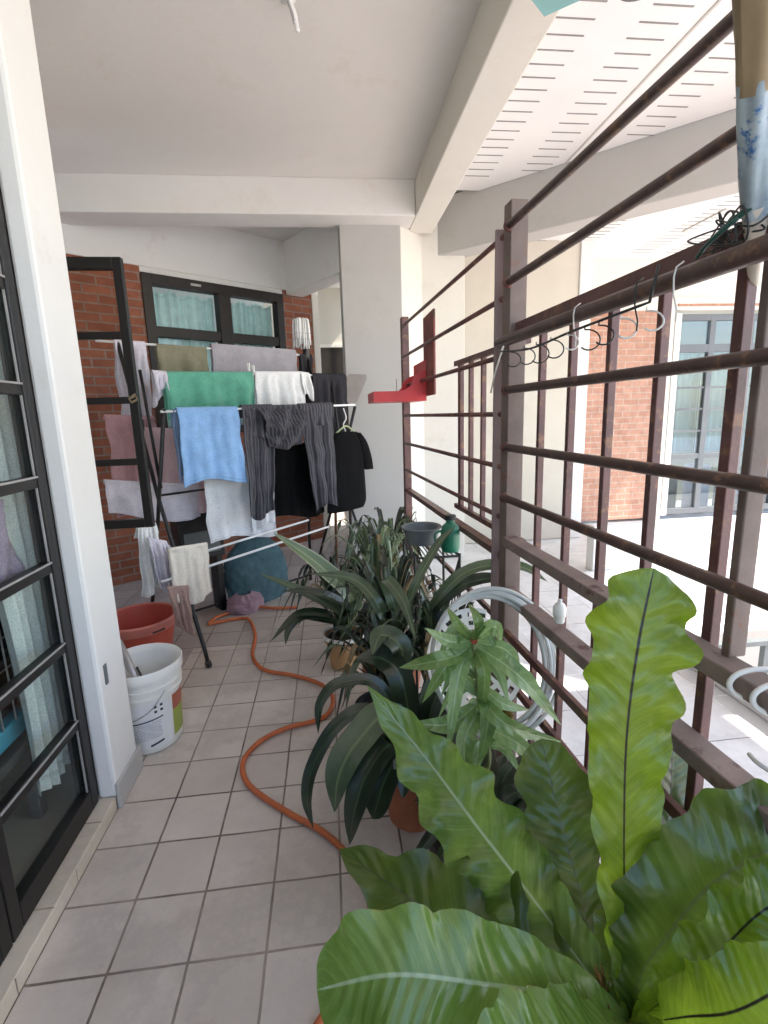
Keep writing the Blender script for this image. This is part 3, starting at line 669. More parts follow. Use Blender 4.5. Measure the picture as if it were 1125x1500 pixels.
for i,(dx,dy,r,h,mt,lb) in enumerate(((.03,.05,.018,.035,'green_pl','small green cup at the outer end of the red altar shelf'),(.075,.06,.02,.045,'white_pl','small white cup on the red altar shelf beside the green cup'),(.13,.1,.02,.04,'green_pl','squat green pot in the middle of the red altar shelf'),(.17,.16,.026,.04,'darkhandle','dark incense bowl on the red altar shelf'))):
    tag(MB().lathe([(0,0),(r*.7,0),(r,h),(r*.85,h),(r*.6,h*.3),(0,h*.3)],(x0+dx,y0+dy,1.4555),16).build('cup',M[mt],smooth=True),lb,'cup')
tag(MB().tube([(x0+.135,y0+.1,1.47),(x0+.137,y0+.1,1.57)],.002,6).build('incense_stick',M['umb_tan']),'thin incense stick standing in the green altar pot','incense')

# hooks on a cord under the pole
cord=MB(); tag(cord.tube(crom([gp(.40,1.552,-.075),gp(.2,1.535,-.075),gp(0,1.545,-.075),gp(-.25,1.553,-.075)],24)+[gp(-.26,1.61,-.07)],.0028,6).build('cord',M['wire'],smooth=True),'dark cord strung under the hanging pole','cord')
hk=[(.32,0,.044),(.235,1,.046),(.165,0,.050),(.09,0,.046),(.015,2,.036),(-.055,0,.046),(-.105,0,.042),(-.175,3,.040),(-.245,3,.038)]
hl=['dark wire hook nearest the grille post under the pole','second dark hook from the grille post, wider than the first','third dark hook from the grille post','dark hook just left of the white facade corner','pale string hook tied between the dark hooks','dark hook before the left edge of the orange bricks','dark hook before the middle of the orange bricks','white ring hook before the orange bricks','white hook at the last bend of the hook cord']
for (t,k,r),lb in zip(hk,hl):
    z=1.54; pts=[gp(t,z+.006,-.076)]; r*=.85
    for a in range(0,13):
        an=PI/2-a/12*PI*1.25; pts.append(gp(t-.002*a,z-r*.55+r*.55*math.sin(an),-.076)+V((1,0,0))*(r*.55*math.cos(an))*.9+GD*(-r*.4*math.cos(an)))
    tag(MB().tube(pts,.0017,6).build('hook',M['wire'] if k in(0,1) else M['string'],smooth=True),lb,'hook','hooks along the cord under the pole')
for t,lb,mt in ((.0,'white string hung over the rail above the orange bricks','string'),(-.205,'dark wire bent over the rail and hanging below the pole','wire'),(-.30,'pale string hung over the rail beside the wire tangle','string')):
    pts=[gp(t+.002,1.604,-.055),gp(t,1.595,-.069),gp(t+.001,1.58,-.0715),gp(t+.002,1.555,-.069),gp(t-.004,1.530,-.066),gp(t-.006,1.512,-.068)]
    tag(MB().tube(pts,.0015,6).build('string_tie',M[mt],smooth=True),lb,'string')
tag(MB().tube(crom([gp(.39,1.565,-.07),gp(.5,1.50,-.05),gp(.56,1.44,-.04)],10),.003,6).build('string_tie',M['string'],smooth=True),'white string slanting off the near grille post','string')
# wire tangle at the right post
rng=random.Random(3); pts=[]
for k in range(26):
    a=k*1.9; pts.append(gp(-.365+.075*math.cos(a)*rng.uniform(.3,1.1),1.618+.035*math.sin(a*1.3)*rng.uniform(.3,1.1)+.01,-.03+.03*rng.uniform(-1,1)))
tag(MB().tube(crom(pts,200),.0014,6).build('wire_tangle',M['wire'],smooth=True),'tangle of thin dark wire round the right grille post','wire')
pts=[gp(-.33,1.60,-.06),gp(-.36,1.618,-.06),gp(-.39,1.635,-.055),gp(-.41,1.64,-.05),gp(-.38,1.625,-.06),gp(-.345,1.605,-.065),gp(-.37,1.615,-.068),gp(-.40,1.63,-.06)]
tag(MB().tube(crom(pts,60),.003,6).build('green_wire',M['wire_g'],smooth=True),'green coated wire twisted round the rail by the umbrella','wire')
# white rings on the lower rail
for t,lb in ((-.475,'white plastic ring on the flat rail, left of its twin'),(-.515,'white plastic ring on the flat rail at the picture edge')):
    c=gp(t,.962,-.012); pts=[c+GN*((.042)*math.cos(a))+V((0,0,1))*(.026*math.sin(a))-GD*(.012*math.cos(a)) for a in [2*PI*i/28 for i in range(28)]]
    tag(MB().tube(pts,.0042,8,closed=True).build('ring',M['white_pl'],smooth=True),lb,'ring','white rings on the flat rail')
tag(MB().tube(crom([gp(-.47,.84,-.01),gp(-.50,.845,-.02),gp(-.56,.84,.0)],10),.004,6).build('string_tie',M['string'],smooth=True),'white cord tied low on the last vertical bar','string')

# umbrella hanging through the rails
um=thing('umbrella','folded tan umbrella in a torn blue plastic sleeve hanging at right','umbrella',at(1105,420,.80))
A=at(1112,-150,.47); B=at(1106,414,.77); ax=(A-B); L=ax.length
def ub(name,t0,t1,r0,r1,mat,wob=.0,n=14):
    mb=MB(); seg=28; P=[]
    axn=ax.normalized(); sd=axn.cross(V((0,1,0))).normalized(); fd=sd.cross(axn)
    for i in range(n+1):
        t=t0+(t1-t0)*i/n; c=B+ax*t; r=r0+(r1-r0)*i/n; row=[]
        for k in range(seg+1):
            a=2*PI*k/seg; rr=r*(1+wob*math.sin(a*5+t*9)+wob*.8*noise.noise(V((math.cos(a)*2,math.sin(a)*2,t*16))))
            row.append(c+sd*rr*math.cos(a)+fd*rr*math.sin(a))
        P.append(row)
    mb.grid(P); return mb.build(name,mat,um,smooth=True)
ub('tip',0,.20,.009,.0135,M['umb_tip'],.02); ub('lower_cloth',.19,.30,.0135,.017,M['umb_tip'],.05)
ub('sleeve',.26,.66,.0165,.0205,M['umb_blue'],.09,30); ub('cloth',.63,1.0,.0205,.024,M['umb_tan'],.06,20)
hu=[A+ax.normalized()*q for q in (-.01,.03,.09,.13)]; hu=hu+[hu[-1]+V((-.02,0,.02)),hu[-1]+V((-.05,0,.018)),hu[-1]+V((-.065,0,-.01))]
MB().tube(crom(hu,24),.008,10).build('handle',M['darkhandle'],um,smooth=True)
MB().lathe([(0,.016),(.012,.013),(.022,.003),(.0245,-.008),(.02,-.02),(0,-.02)],A,24,axis=ax).build('cap',M['umb_tan'],um,smooth=True)
# teal thing under the beam
tc_=thing('hanging_crate','teal plastic tray corner hanging from the beam at the top edge','tray',at(800,0,1.5))
a=at(772,-6,1.5);b=at(797,27,1.52);c=at(900,-20,1.52)
u1=(b-a); u2=(c-b); nrm=u1.cross(u2).normalized()
p=[b,b+u2,b+u2-u1*4,b-u1*4]
MB().add([q for q in p]+[q+V((0,0,.03)) for q in p],[(0,1,2,3),(7,6,5,4),(0,4,5,1),(1,5,6,2),(2,6,7,3),(3,7,4,0)]).build('base',M['teal'],tc_,bevel=.006)
MB().tube([p[0]+V((0,0,.03)),V((1.46,p[0].y,2.86))],.002,6).tube([p[2]+V((0,0,.03)),V((1.46,p[2].y,2.86))],.002,6).build('hanger_wire',M['wire'],tc_)
rc=at(940,-28,1.7); pts=[rc+V((.075*math.cos(x),.075*math.sin(x),0)) for x in [2*PI*i/30 for i in range(30)]]
hr=thing('hanging_ring','grey round hoop hanging from the soffit at the top edge','hoop',rc)
MB().tube(pts,.008,8,closed=True).build('hoop',M['grey_pl'],hr,smooth=True)
MB().tube([pts[0],(rc.x,rc.y,3.1)],.0015,6).tube([pts[15],(rc.x,rc.y,3.1)],.0015,6).build('hanger_wire',M['wire'],hr)
# ceiling hook
lp=thing('ceiling_hook','white plastic hook with grey hanger on the ceiling','hook',(.57,1.36,3.1))
MB().lathe([(0,0),(.035,0),(.033,-.014),(.02,-.022),(0,-.022)],(.555,1.37,3.1),24).build('rose',M['white_pl'],lp,smooth=True)
MB().tube(crom([(.555,1.36,3.08),(.575,1.37,3.045),(.585,1.385,3.01),(.59,1.39,2.985)],12),[.012]*7+[.010]*6,10).build('hook_arm',M['white_pl'],lp,smooth=True)
MB().tube(crom([(.55,1.35,3.08),(.568,1.35,3.03),(.578,1.355,2.99)],10),.005,8).build('hook_pin',M['steel'],lp,smooth=True)

# ================================================================== LAUNDRY RACK
LD=V((.765,.644,0)).normalized(); LN=V((LD.y,-LD.x,0)); F0=V((-.113,1.598,0))
def lp_(s,n,z): return F0+LD*s+LN*n+V((0,0,z))
def lsz(px,py,n):
    p=onplane(px,py,F0+LN*n,LN); return (p-F0).dot(LD),p.z
NR,NM,NF=-.74,-.46,-.20
sR0,zR0=lsz(140,499,NR); sR1,zR1=lsz(440,520,NR); zR=(zR0+zR1)/2
sF0,zF0=lsz(238,603,NF); sF1,zF1=lsz(520,593,NF); zF=(zF0+zF1)/2
sM0,zM0=lsz(236,548,NM); sM1,zM1=lsz(470,549,NM); zM=(zM0+zM1)/2
print('RACK',sR0,zR0,sR1,zR1,'|',sF0,zF0,sF1,zF1,'|',sM0,zM0,sM1,zM1)
rk=thing('laundry_rack','black folding laundry rack with white rods before the brick wall','laundry rack',lp_(.5,-.4,0))
S0,S1=0.0,max(sF1,1.25)
def rod(s0,s1,n,z,z1=None): MB().tube([lp_(s0,n,z),lp_(s1,n,z if z1 is None else z1)],.0075,10).build('rod',M['white_rod'],rk,smooth=True)
rod(sR0,sR1+.03,NR,zR0,zR1); rod(sF0-.01,sF1,NF,zF0,zF1); rod(sM0-.03,sM1+.1,NM,zM0,zM1)
for (a,b,n) in (((300,812),(432,766),-.30),((300,836),(462,776),-.12)):
    s0,z0=lsz(*a,n); s1,z1=lsz(*b,n); rod(s0-.25,s1+.12,n,z0+(z0-z1)/(s1-s0)*.25*0,z1)
def leg(pts,name='leg'): return MB().tube(pts,.0115,10).build(name,M['black'],rk,smooth=True)
for s in (0,S1):
    l1=leg([lp_(s,NR,zR),lp_(s,-.42,.95),lp_(s,-.02,.10),lp_(s,0,.035)])
    l2=leg([lp_(s,NF,zF),lp_(s,-.50,.70),lp_(s,-.80,.02)])
    MB().tube([lp_(s,NM,zM),lp_(s,-.36,1.0)],.009,8).build('strut',M['black'],rk,smooth=True)
    MB().lathe([(0,-.012),(.02,-.012),(.024,0),(.02,.012),(0,.012)],lp_(s,.004,.024),16,axis=LD).build('castor',M['darkhandle'],l1,smooth=True)
MB().tube([lp_(0,-.8,.03),lp_(S1,-.8,.03)],.009,8).build('foot_rail',M['black'],rk,smooth=True)
MB().tube([lp_(0,-.42,.95),lp_(S1,-.42,.95)],.007,8).build('cross_rail',M['black'],rk,smooth=True)
MB().obox(lp_(0,-.55,1.36),LN,LD,(0,0,1),.03,.012,.035).build('hinge_block',M['black'],rk,bevel=.006)

def drape(name,label,n0,pxL,pxR,pxB,lb,mat,cat,A=.012,k=3,seed=0,taper=0,shift=0,group=None,lin=None,off=.0,botwave=.026,barrad=.011,zf=None,extra=None):
    """cloth folded over a rod: left/right top pixels fix the span, pxB the front hem"""
    s0,z0=lsz(*pxL,n0); s1,z1=lsz(*pxR,n0); sb,zb_=lsz(*pxB,n0+.03)
    zt=(z0+z1)/2 if zf is None else zf
    lf=zt-zb_; nu=40; nf=26; nb=max(6,int(nf*lb/max(lf,.05))); nb=min(nb,26); P=[]
    seq=[('b',lb*(1-i/nb)) for i in range(nb)]+[('t',a) for a in (-1,-.5,0,.5,1)]+[('f',lf*(i+1)/nf) for i in range(nf)]
    rnd=random.Random(seed); ph=[rnd.uniform(0,6) for _ in range(6)]
    for kind,d in seq:
        row=[]
        for j in range(nu+1):
            u=j/nu
            if kind=='t':
                n=n0+(barrad+off)*math.sin(d*PI/2); z=zt+(barrad+off)*math.cos(d*PI/2); q=0
            else:
                q=d/(lf if kind=='f' else lb)
                sg=1 if kind=='f' else -1
                n=n0+sg*(barrad+off); z=zt-d*(1+botwave/max(lf,.1)*math.sin(u*5+ph[0])*q)
                w=A*min(1,(d/.10))**.8*(.6+.6*q)
                n+=w*(math.sin(2*PI*k*u+ph[1]+.9*math.sin(q*2.2+ph[2]))+.5*math.sin(2*PI*k*2.3*u+ph[3]))*(1 if sg>0 else .6)
                n+=.018*noise.noise(V((u*3.5+seed,d*7,seed*1.7)))+A*.45*min(1,d/.05)*noise.noise(V((u*9+d*14+seed,d*10-u*5,seed)))
            c=(s0+s1)/2; hw=(s1-s0)/2*(1-taper*q)
            s=c+(u*2-1)*hw+shift*q+.013*noise.noise(V((d*8,u*2,seed+5)))*min(1,d*12 if kind!='t' else 0)
            zz=z+(z1-z0)*(u-.5)*(1 if zf is None else 0)
            row.append(lp_(s,n,zz))
        P.append(row)
    g=MB().grid(P)
    if extra is not None: return g
    return tag(g.build(name,mat,smooth=True,solid=.004,sub=1),label,cat,group)
# rear row
drape('towel','lilac white towel on the rear rod behind the casement',NR,(166,500),(212,503),(190,650),.35,M['cl_lilac'],'towel',.012,2,1,taper=-.12)
drape('cloth','olive khaki cloth on the rear rod before the window',NR,(228,506),(302,511),(270,575),.25,M['cl_olive'],'cloth',.01,1.5,2)
drape('towel','mauve grey towel folded over the rear rod before the window',NR,(308,506),(432,515),(380,585),.3,M['cl_grey'],'towel',.006,2,3,off=.004)
drape('trousers','dark cloth hanging at the right end of the rear rod',NR,(438,520),(456,521),(450,600),.3,M['cl_dark'],'cloth',.008,1,31)
# pink sheets rear low
drape('sheet','dusty pink sheet hanging behind the casement bars',-.62,(152,610),(225,612),(190,752),.02,M['cl_pink'],'sheet',.014,2,4,taper=-.05)
drape('sheet','pale pink sheet hanging low behind the blue towel',-.60,(205,628),(300,632),(250,752),.02,M['cl_pink_l'],'sheet',.02,2,5,taper=-.1)
drape('sheet','white lilac cloth folded under the pink sheets',-.55,(152,705),(290,712),(230,760),.02,M['cl_lilac'],'sheet',.016,2,6)
# middle row
t=thing('green_cloth','sea green cloth on the middle rod above the blue towel','cloth',lp_(.3,NM,.8))
drape('x','',NM,(240,548),(369,548),(300,606),.2,None,'',.018,2.6,7,taper=-.06,off=.004,extra=1).build('cloth',M['cl_green'],t,smooth=True,solid=.004,sub=1)
drape('x','',NM,(222,546),(243,548),(232,575),.16,None,'',.014,1.3,8,off=.006,extra=1).build('pale_hem',M['cl_lilac'],t,smooth=True,solid=.004,sub=1)
t=thing('white_shirt','white t-shirt folded over the middle rod','shirt',lp_(.7,NM,.9))
drape('x','',NM,(372,547),(442,547),(410,625),.25,None,'',.015,2.6,9,off=.003,extra=1).build('body',M['cl_white'],t,smooth=True,solid=.004,sub=1)
drape('x','',NM,(438,547),(452,549),(449,582),.05,None,'',.008,1,10,off=.003,shift=.02,extra=1).build('sleeve',M['cl_white'],t,smooth=True,solid=.006,sub=1)
drape('shirt','charcoal t-shirt on the middle rod beside the white shirt',NM,(456,549),(505,550),(480,640),.3,M['cl_dark'],'shirt',.014,2,11,off=.002)
# front row
t=thing('blue_towel','sky blue towel hanging over the front rod','towel',lp_(.3,NF,.7))
drape('x','',NF,(257,601),(346,599),(308,709),.36,None,'',.009,2.3,12,taper=-.10,shift=.012,off=.004,extra=1).build('terry',M['cl_blue'],t,smooth=True,solid=.006,sub=1)
drape('x','',NF,(250,601),(259,601),(255,704),.3,None,'',.004,1,13,taper=0,shift=.012,off=-.006,extra=1).build('lining',M['cl_blue_d'],t,smooth=True,solid=.004,sub=1)
t=thing('striped_trousers','grey striped trousers crumpled over the front rod','trousers',lp_(.8,NF,.6))
drape('x','',NF,(356,598),(476,594),(415,632),.12,None,'',.016,4,14,off=.003,extra=1).build('waist',M['cl_stripe'],t,smooth=True,solid=.004,sub=1)
drape('x','',NF,(352,598),(398,597),(356,762),.06,None,'',.012,2.2,15,taper=.25,shift=-.035,off=.010,extra=1).build('trouser_leg',M['cl_stripe_leg'],t,smooth=True,solid=.006,sub=1)
drape('x','',NF,(436,596),(486,594),(480,744),.06,None,'',.014,2.4,16,taper=.22,shift=.045,off=.011,extra=1).build('trouser_leg',M['cl_stripe_leg'],t,smooth=True,solid=.006,sub=1)
# crumpled middle
P=[]; cs0,cz0=lsz(408,640,NF)
for i in range(30):
    v=i/29; row=[]
    for j in range(34):
        u=j/33; s=cs0+(u-.5)*.34*(1-.25*v)+.02*v; z=zF-.01-.26*v*(1-.25*abs(u-.5))
        n=NF+.035+.045*math.sin(v*PI)+.022*math.sin(u*13+v*7)+.03*noise.noise(V((u*4,v*5,3)))+.015*noise.noise(V((u*11,v*12,7)))
        row.append(lp_(s,n,z))
    P.append(row)
MB().grid(P).build('crumpled_seat',M['cl_stripe'],t,smooth=True,solid=.005,sub=1)
# hanging behind front row, lower: white printed and black items
nb_=-.36
drape('shirt','white printed t-shirt hanging low behind the striped trousers',nb_,(296,690),(396,684),(330,796),.05,M['cl_white_p'],'shirt',.012,2,17,taper=-.02)
drape('shirt','pale grey cloth hanging between the trouser legs',nb_+.03,(360,668),(396,667),(375,775),.05,M['cl_white_p'],'cloth',.012,1.5,18)
drape('shirt','black cloth hanging behind the crumpled trousers',nb_+.02,(394,655),(470,650),(425,760),.05,M['cl_black'],'cloth',.012,2,19)
# black t-shirt on a hanger at the right end
t=thing('black_shirt','black t-shirt on a green hanger at the right end of the rack','shirt',lp_(1.4,NF,.6))
ss,zz0=lsz(512,640,NF); 
def shirt_sheet(rows,nn,dep):
    P=[]
    for (pl_,pr_,py) in rows:
        s0,z=lsz(pl_,py,nn); s1,_=lsz(pr_,py,nn); row=[]
        for side in (1,-1):
            for j in range(15):
                u=j/14 if side==1 else 1-j/14
                bul=dep*math.sqrt(max(0,1-(2*u-1)**2))
                row.append(lp_(s0+(s1-s0)*u,nn+side*(bul+.004)+.008*noise.noise(V((u*4,z*8,side))),z))
        row.append(row[0]); P.append(row)
    return MB().grid(P)
shirt_sheet([(489,522,634),(486,530,640),(484,532,652),(484,533,680),(483,535,710),(480,537,735),(479,537,746),(480,533,753)],NF,.03).build('body',M['cl_black'],t,smooth=True,sub=1)
shirt_sheet([(520,527,634),(522,536,645),(526,541,660),(530,545,675),(533,546,688)],NF+.01,.022).build('sleeve',M['cl_black'],t,smooth=True,sub=1)
hp=[lsz(x,y,NF) for x,y in ((503,598),(507,612),(503,622),(506,632))]
MB().tube(crom([lp_(s,NF,z) for s,z in hp],14),.004,8).build('hanger_hook',M['white_pl'],t,smooth=True)
hp=[lsz(x,y,NF) for x,y in ((490,637),(500,628),(507,624),(514,628),(526,638))]
MB().tube(crom([lp_(s,NF,z) for s,z in hp],14),.006,8).build('hanger_bar',basic('pale green hanger',(.35,.42,.22),.5,.1),t,smooth=True)
# low left: white shirt and cream towel
NL=-.12
drape('shirt','white shirt hanging on the left legs of the laundry rack',NL-.18,(200,772),(228,768),(212,872),.06,M['cl_white'],'shirt',.02,2,21,taper=-.35,shift=.0)
drape('shirt','crumpled pale cloth hanging beside the white shirt',NL-.10,(216,790),(244,795),(238,868),.06,M['cl_lilac'],'cloth',.02,2,22,taper=-.2,shift=.03)
drape('towel','cream towel folded on the low front rod',NL,(246,806),(303,797),(280,882),.14,M['cl_cream'],'towel',.008,2,23)
drape('cloth','pinkish brown rag hanging below the rack near the red basin',NL+.02,(244,862),(276,860),(262,930),.04,M['cl_brown'],'rag',.018,2,24,taper=.2,shift=.02)
# pegs
def peg(px,py,n,label):
    s,z=lsz(px,py,n); c=lp_(s,n+.018,z)
    m_=MB(); m_.obox(c+LD*.004,LD,LN,(0,0,1),.003,.005,.026).obox(c-LD*.006,(1,0,.25),LN,(-.2,0,1),.003,.005,.026); tag(m_.build('clothes_peg',M['white_pl'],bevel=.001),label,'peg')
peg(362,538,NM,'white clothes peg left on the middle rod'); peg(369,541,NM,'white clothes peg right on the middle rod beside its neighbour')
# mop and dustpan behind
mp_=thing('mop','upturned white string mop leaning at the brick wall corner','mop',lp_(1.1,-.9,0))
p_=onplane(443,500,BP0+BN*.06,BN); sb=(p_-BP0).dot(BD)+1.672
MB().tube([bw0(sb-.06,.0,.06),bw0(sb+.02,2.02,.06)],.013,10).build('handle',M['darkhandle'],mp_,smooth=True)
c=bw0(sb-.005,2.06,.06); mb=MB(); rng=random.Random(5)
for k in range(60):
    a=rng.uniform(0,2*PI); q=rng.uniform(.3,1); d=V((math.cos(a),math.sin(a),0))
    mb.tube(crom([c,c+d*.035*q+V((0,0,.06)),c+d*.062*q+V((0,0,.03+.03*q)),c+d*.07*q+V((0,0,-.06-.1*rng.random()))],8),.006,6)
mb.build('mop_head',M['mophead'],mp_,smooth=True)
MB().obox(bw0(sb+.025,1.82,.075),BD,BN,V((.1,0,1)),.022,.012,.14).build('clamp',M['darkhandle'],mp_,bevel=.01)
dp=thing('dustpan','grey brown dustpan standing up behind the front rod by the column','dustpan',(.6,2.9,1.4))
q=[onplane(x,y,(0,2.95,0),(0,1,0)) for x,y in ((500,590),(522,590),(537,555),(536,549),(512,548),(498,560))]
n=len(q); MB().add(q+[p+V((0,.008,0)) for p in q],[tuple(range(n)),tuple(range(2*n-1,n-1,-1))]+[(i,(i+1)%n,n+(i+1)%n,n+i) for i in range(n)]).build('pan',M['dustpan'],dp,bevel=.002)
pa=onplane(508,588,(0,2.96,0),(0,1,0)); MB().tube([pa,V((pa.x-.02,2.98,.0))],.012,10).build('handle',M['darkhandle'],dp,smooth=True)
bd_=MB(); a0=onplane(488,560,(0,2.9,0),(0,1,0)); bd_.tube([V((a0.x-.05,2.9,0)),a0,a0+V((.01,0,.02))],.012,10); tag(bd_.build('broom_handle',M['brown_wood'],smooth=True),'brown broom stick standing behind the charcoal shirt','broom')
# low things against the wall: shoe cabinet, sacks
bx=thing('shoe_cabinet','low black shoe cabinet against the brick wall','cabinet',bw0(1.2,0,.1))
mb=MB(); bbox0(mb,1.045,1.36,.42,.78,.012,.16); mb.build('carcass',M['black'],bx,bevel=.006)
mb=MB(); bbox0(mb,1.075,1.33,.46,.62,.16,.166); mb.build('door',M['grey_pl'],bx,bevel=.003)
mb=MB(); bbox0(mb,1.06,1.10,0,.42,.02,.15); bbox0(mb,1.30,1.34,0,.42,.02,.15); mb.build('stand',M['black'],bx)
def sack(label,s0,s1,z1,o,mat,seed):
    P=[]
    for i in range(34):
        v=i/33; z=z1*v; row=[]
        for j in range(61):
            a=2*PI*j/60; q=V((math.cos(a),math.sin(a),0))
            rr=(.72+.28*math.sin(PI*min(1,.2+v*.8)))*(1-.45*max(0,(v-.72)/.28)**1.3)
            rr*=1+.16*noise.noise(V((q.x*1.6,q.y*1.6,v*2.5+seed)))+.10*abs(noise.noise(V((q.x*4,q.y*4,v*7+seed))))+.05*noise.noise(V((q.x*9,q.y*9,v*14+seed)))
            row.append(bw0((s0+s1)/2+(s1-s0)/2*rr*math.cos(a),z+.02*noise.noise(V((q.x*3,q.y*3,seed)))*v,o+.11*rr*math.sin(a)))
        P.append(row)
    return tag(MB().grid(P).build('sack',mat,smooth=True,sub=1),label,'sack')
sack('dull teal sack on the floor behind the low white rods',1.34,1.86,.50,.14,M['cl_teal'],4)
sack('mauve pink sack on the floor behind the cream towel',1.30,1.56,.13,.26,M['cl_mauve'],2)
# ================================================================== PAIL, BASIN, MOP HANDLE, HOSE
bk=V((-.215,.985,0)); pail=thing('pail','white paint pail with printed label beside the white pillar','pail',bk)
prof=[(0,.004),(.122,.004),(.128,.012),(.140,.25),(.147,.252),(.148,.262),(.141,.265),(.143,.283),(.150,.285),(.151,.297),(.144,.30),(.146,.33),(.158,.332),(.161,.372),(.157,.378),(.151,.374),(.138,.35),(.118,.02),(0,.015)]
MB().lathe(prof,bk,56).build('shell',M['bucket'],pail,auto=True)
def onpail(ang,z,dr=.0012):
    r=.128+(.140-.128)*(z-.012)/(.238)+dr; return bk+V((r*math.sin(ang),-r*math.cos(ang),z))
def patch(a0,a1,z0,z1,mat,name,dr=.0012,n=12):
    P=[[onpail(R(a0+(a1-a0)*j/n),z0+(z1-z0)*i/2+0,dr) for j in range(n+1)] for i in range(3)]
    return MB().grid(P).build(name,mat,pail,smooth=True)
patch(-20,60,.03,.235,M['label_w'],'label',.0008,20)
patch(64,110,.045,.165,M['label_green'],'label_green_band'); patch(64,110,.165,.235,M['label_red'],'label_red_band')
P=[[onpail(R(-28+72*j/20),.146+.022*(j/20)+.006*(i-.5),.0022) for j in range(21)] for i in range(2)]
MB().grid(P).build('label_rule',M['ink'],pail)
P=[[onpail(R(18+24*j/8),.043+.014*(j/8)+.010*(i-.5),.0022) for j in range(9)] for i in range(2)]
MB().grid(P).build('label_code',M['ink'],pail)
txt=MB()
for k in range(11):
    z=.068+k*.0072
    for j in range(20):
        if (j*7+k*3)%11==0: continue
        a0=-12+j*2.6; txt.grid([[onpail(R(a0+2.1*q),z+(a0+12)*.00022+.0036*i,.002) for q in (0,1)] for i in (0,1)])
txt.build('label_text',M['ink_grey'],pail)
sy=MB()
for (a,z) in ((30,.19),(40,.193),(30,.212),(40,.215)): sy.grid([[onpail(R(a+4.6*q),z+.0105*i,.002) for q in (0,1)] for i in (0,1)])
sy.build('label_symbol',M['ink'],pail)
pts=[onpail(R(-62+i*8.5),.275-.13*math.sin(PI*min(1,i/14*.62))+.0,.02) for i in range(17)]
MB().tube(crom([onpail(R(-75),.17,.01),onpail(R(-40),.158,.012),onpail(R(-5),.175,.012),onpail(R(25),.215,.012),onpail(R(48),.285,.018)],30),.0022,6).build('bail_wire',M['steel'],pail,smooth=True)
mh=thing('floor_mop','grey mop handle leaning in the white pail','mop',bk+V((0,0,.02)))
A=at(212,985,2.17); B=onplane(150,850,(-.33,0,0),(1,0,0))
A=V((-.20,.99,.10)); B=V((-.455,1.10,.78))
MB().tube([A,A+(B-A)*.5],.017,14).build('grip',M['steel'],mh,smooth=True); MB().tube([A+(B-A)*.5,A+(B-A)*1.35],.013,14).build('pole',M['grey_pl'],mh,smooth=True)
MB().tube([A+V((.026,0,.02)),A+(B-A)*.33+V((.026,0,0))],.005,8).build('clip',M['wire'],mh,smooth=True)
bs=V((-.53,1.80,0)); basin=thing('basin','round faded red plastic basin behind the white pail','basin',bs)
BS=.93
pr=[(0,.004),(.16,.004),(.168,.012),(.212,.24),(.226,.243),(.23,.255),(.222,.262),(.208,.255),(.160,.018),(0,.014)]
pr=[(a*BS,b) for a,b in pr]; MB().lathe(pr,bs,56).build('bowl',M['red_pl'],basin,auto=True)
MB().lathe([(a*BS,b) for a,b in [(.205,.200),(.2095,.200),(.2295,.240),(.233,.256),(.223,.2655),(.212,.262),(.212,.25),(.2255,.243)]],bs,56).build('rim',M['pink_pl'],basin,auto=True)
MB().tube([bs+V((.201*math.sin(a),-.201*math.cos(a),.215)) for a in [R(38+3*i) for i in range(8)]],.006,6).build('grip_slot',M['darkhandle'],basin)
# hose
def fl(px,py,z=.012): 
    d=ray(px,py); return CAM+d*((z-CAM.z)/d.z)
hp=[(436,890),(405,892),(372,890),(340,897),(318,905),(306,915),(322,911),(352,906),(366,910),(374,932),(370,958),(378,975),(395,985),(430,990),(465,1000),(482,1013),(488,1030),(478,1048),(455,1058),(420,1068),(385,1085),(362,1105),(355,1125),(362,1148),(385,1168),(430,1195),(470,1218),(505,1250),(530,1290),(543,1325),(535,1380),(505,1440),(470,1495),(450,1530)]
hpts=[fl(*p) for p in hp]
hpts=[p+V((0,0,.003*math.sin(i*1.7)+.003)) for i,p in enumerate(hpts)]
tag(MB().tube(crom(hpts,260),.0105,12).build('garden_hose',M['orange'],smooth=True),'orange garden hose snaking across the grey floor tiles','hose')

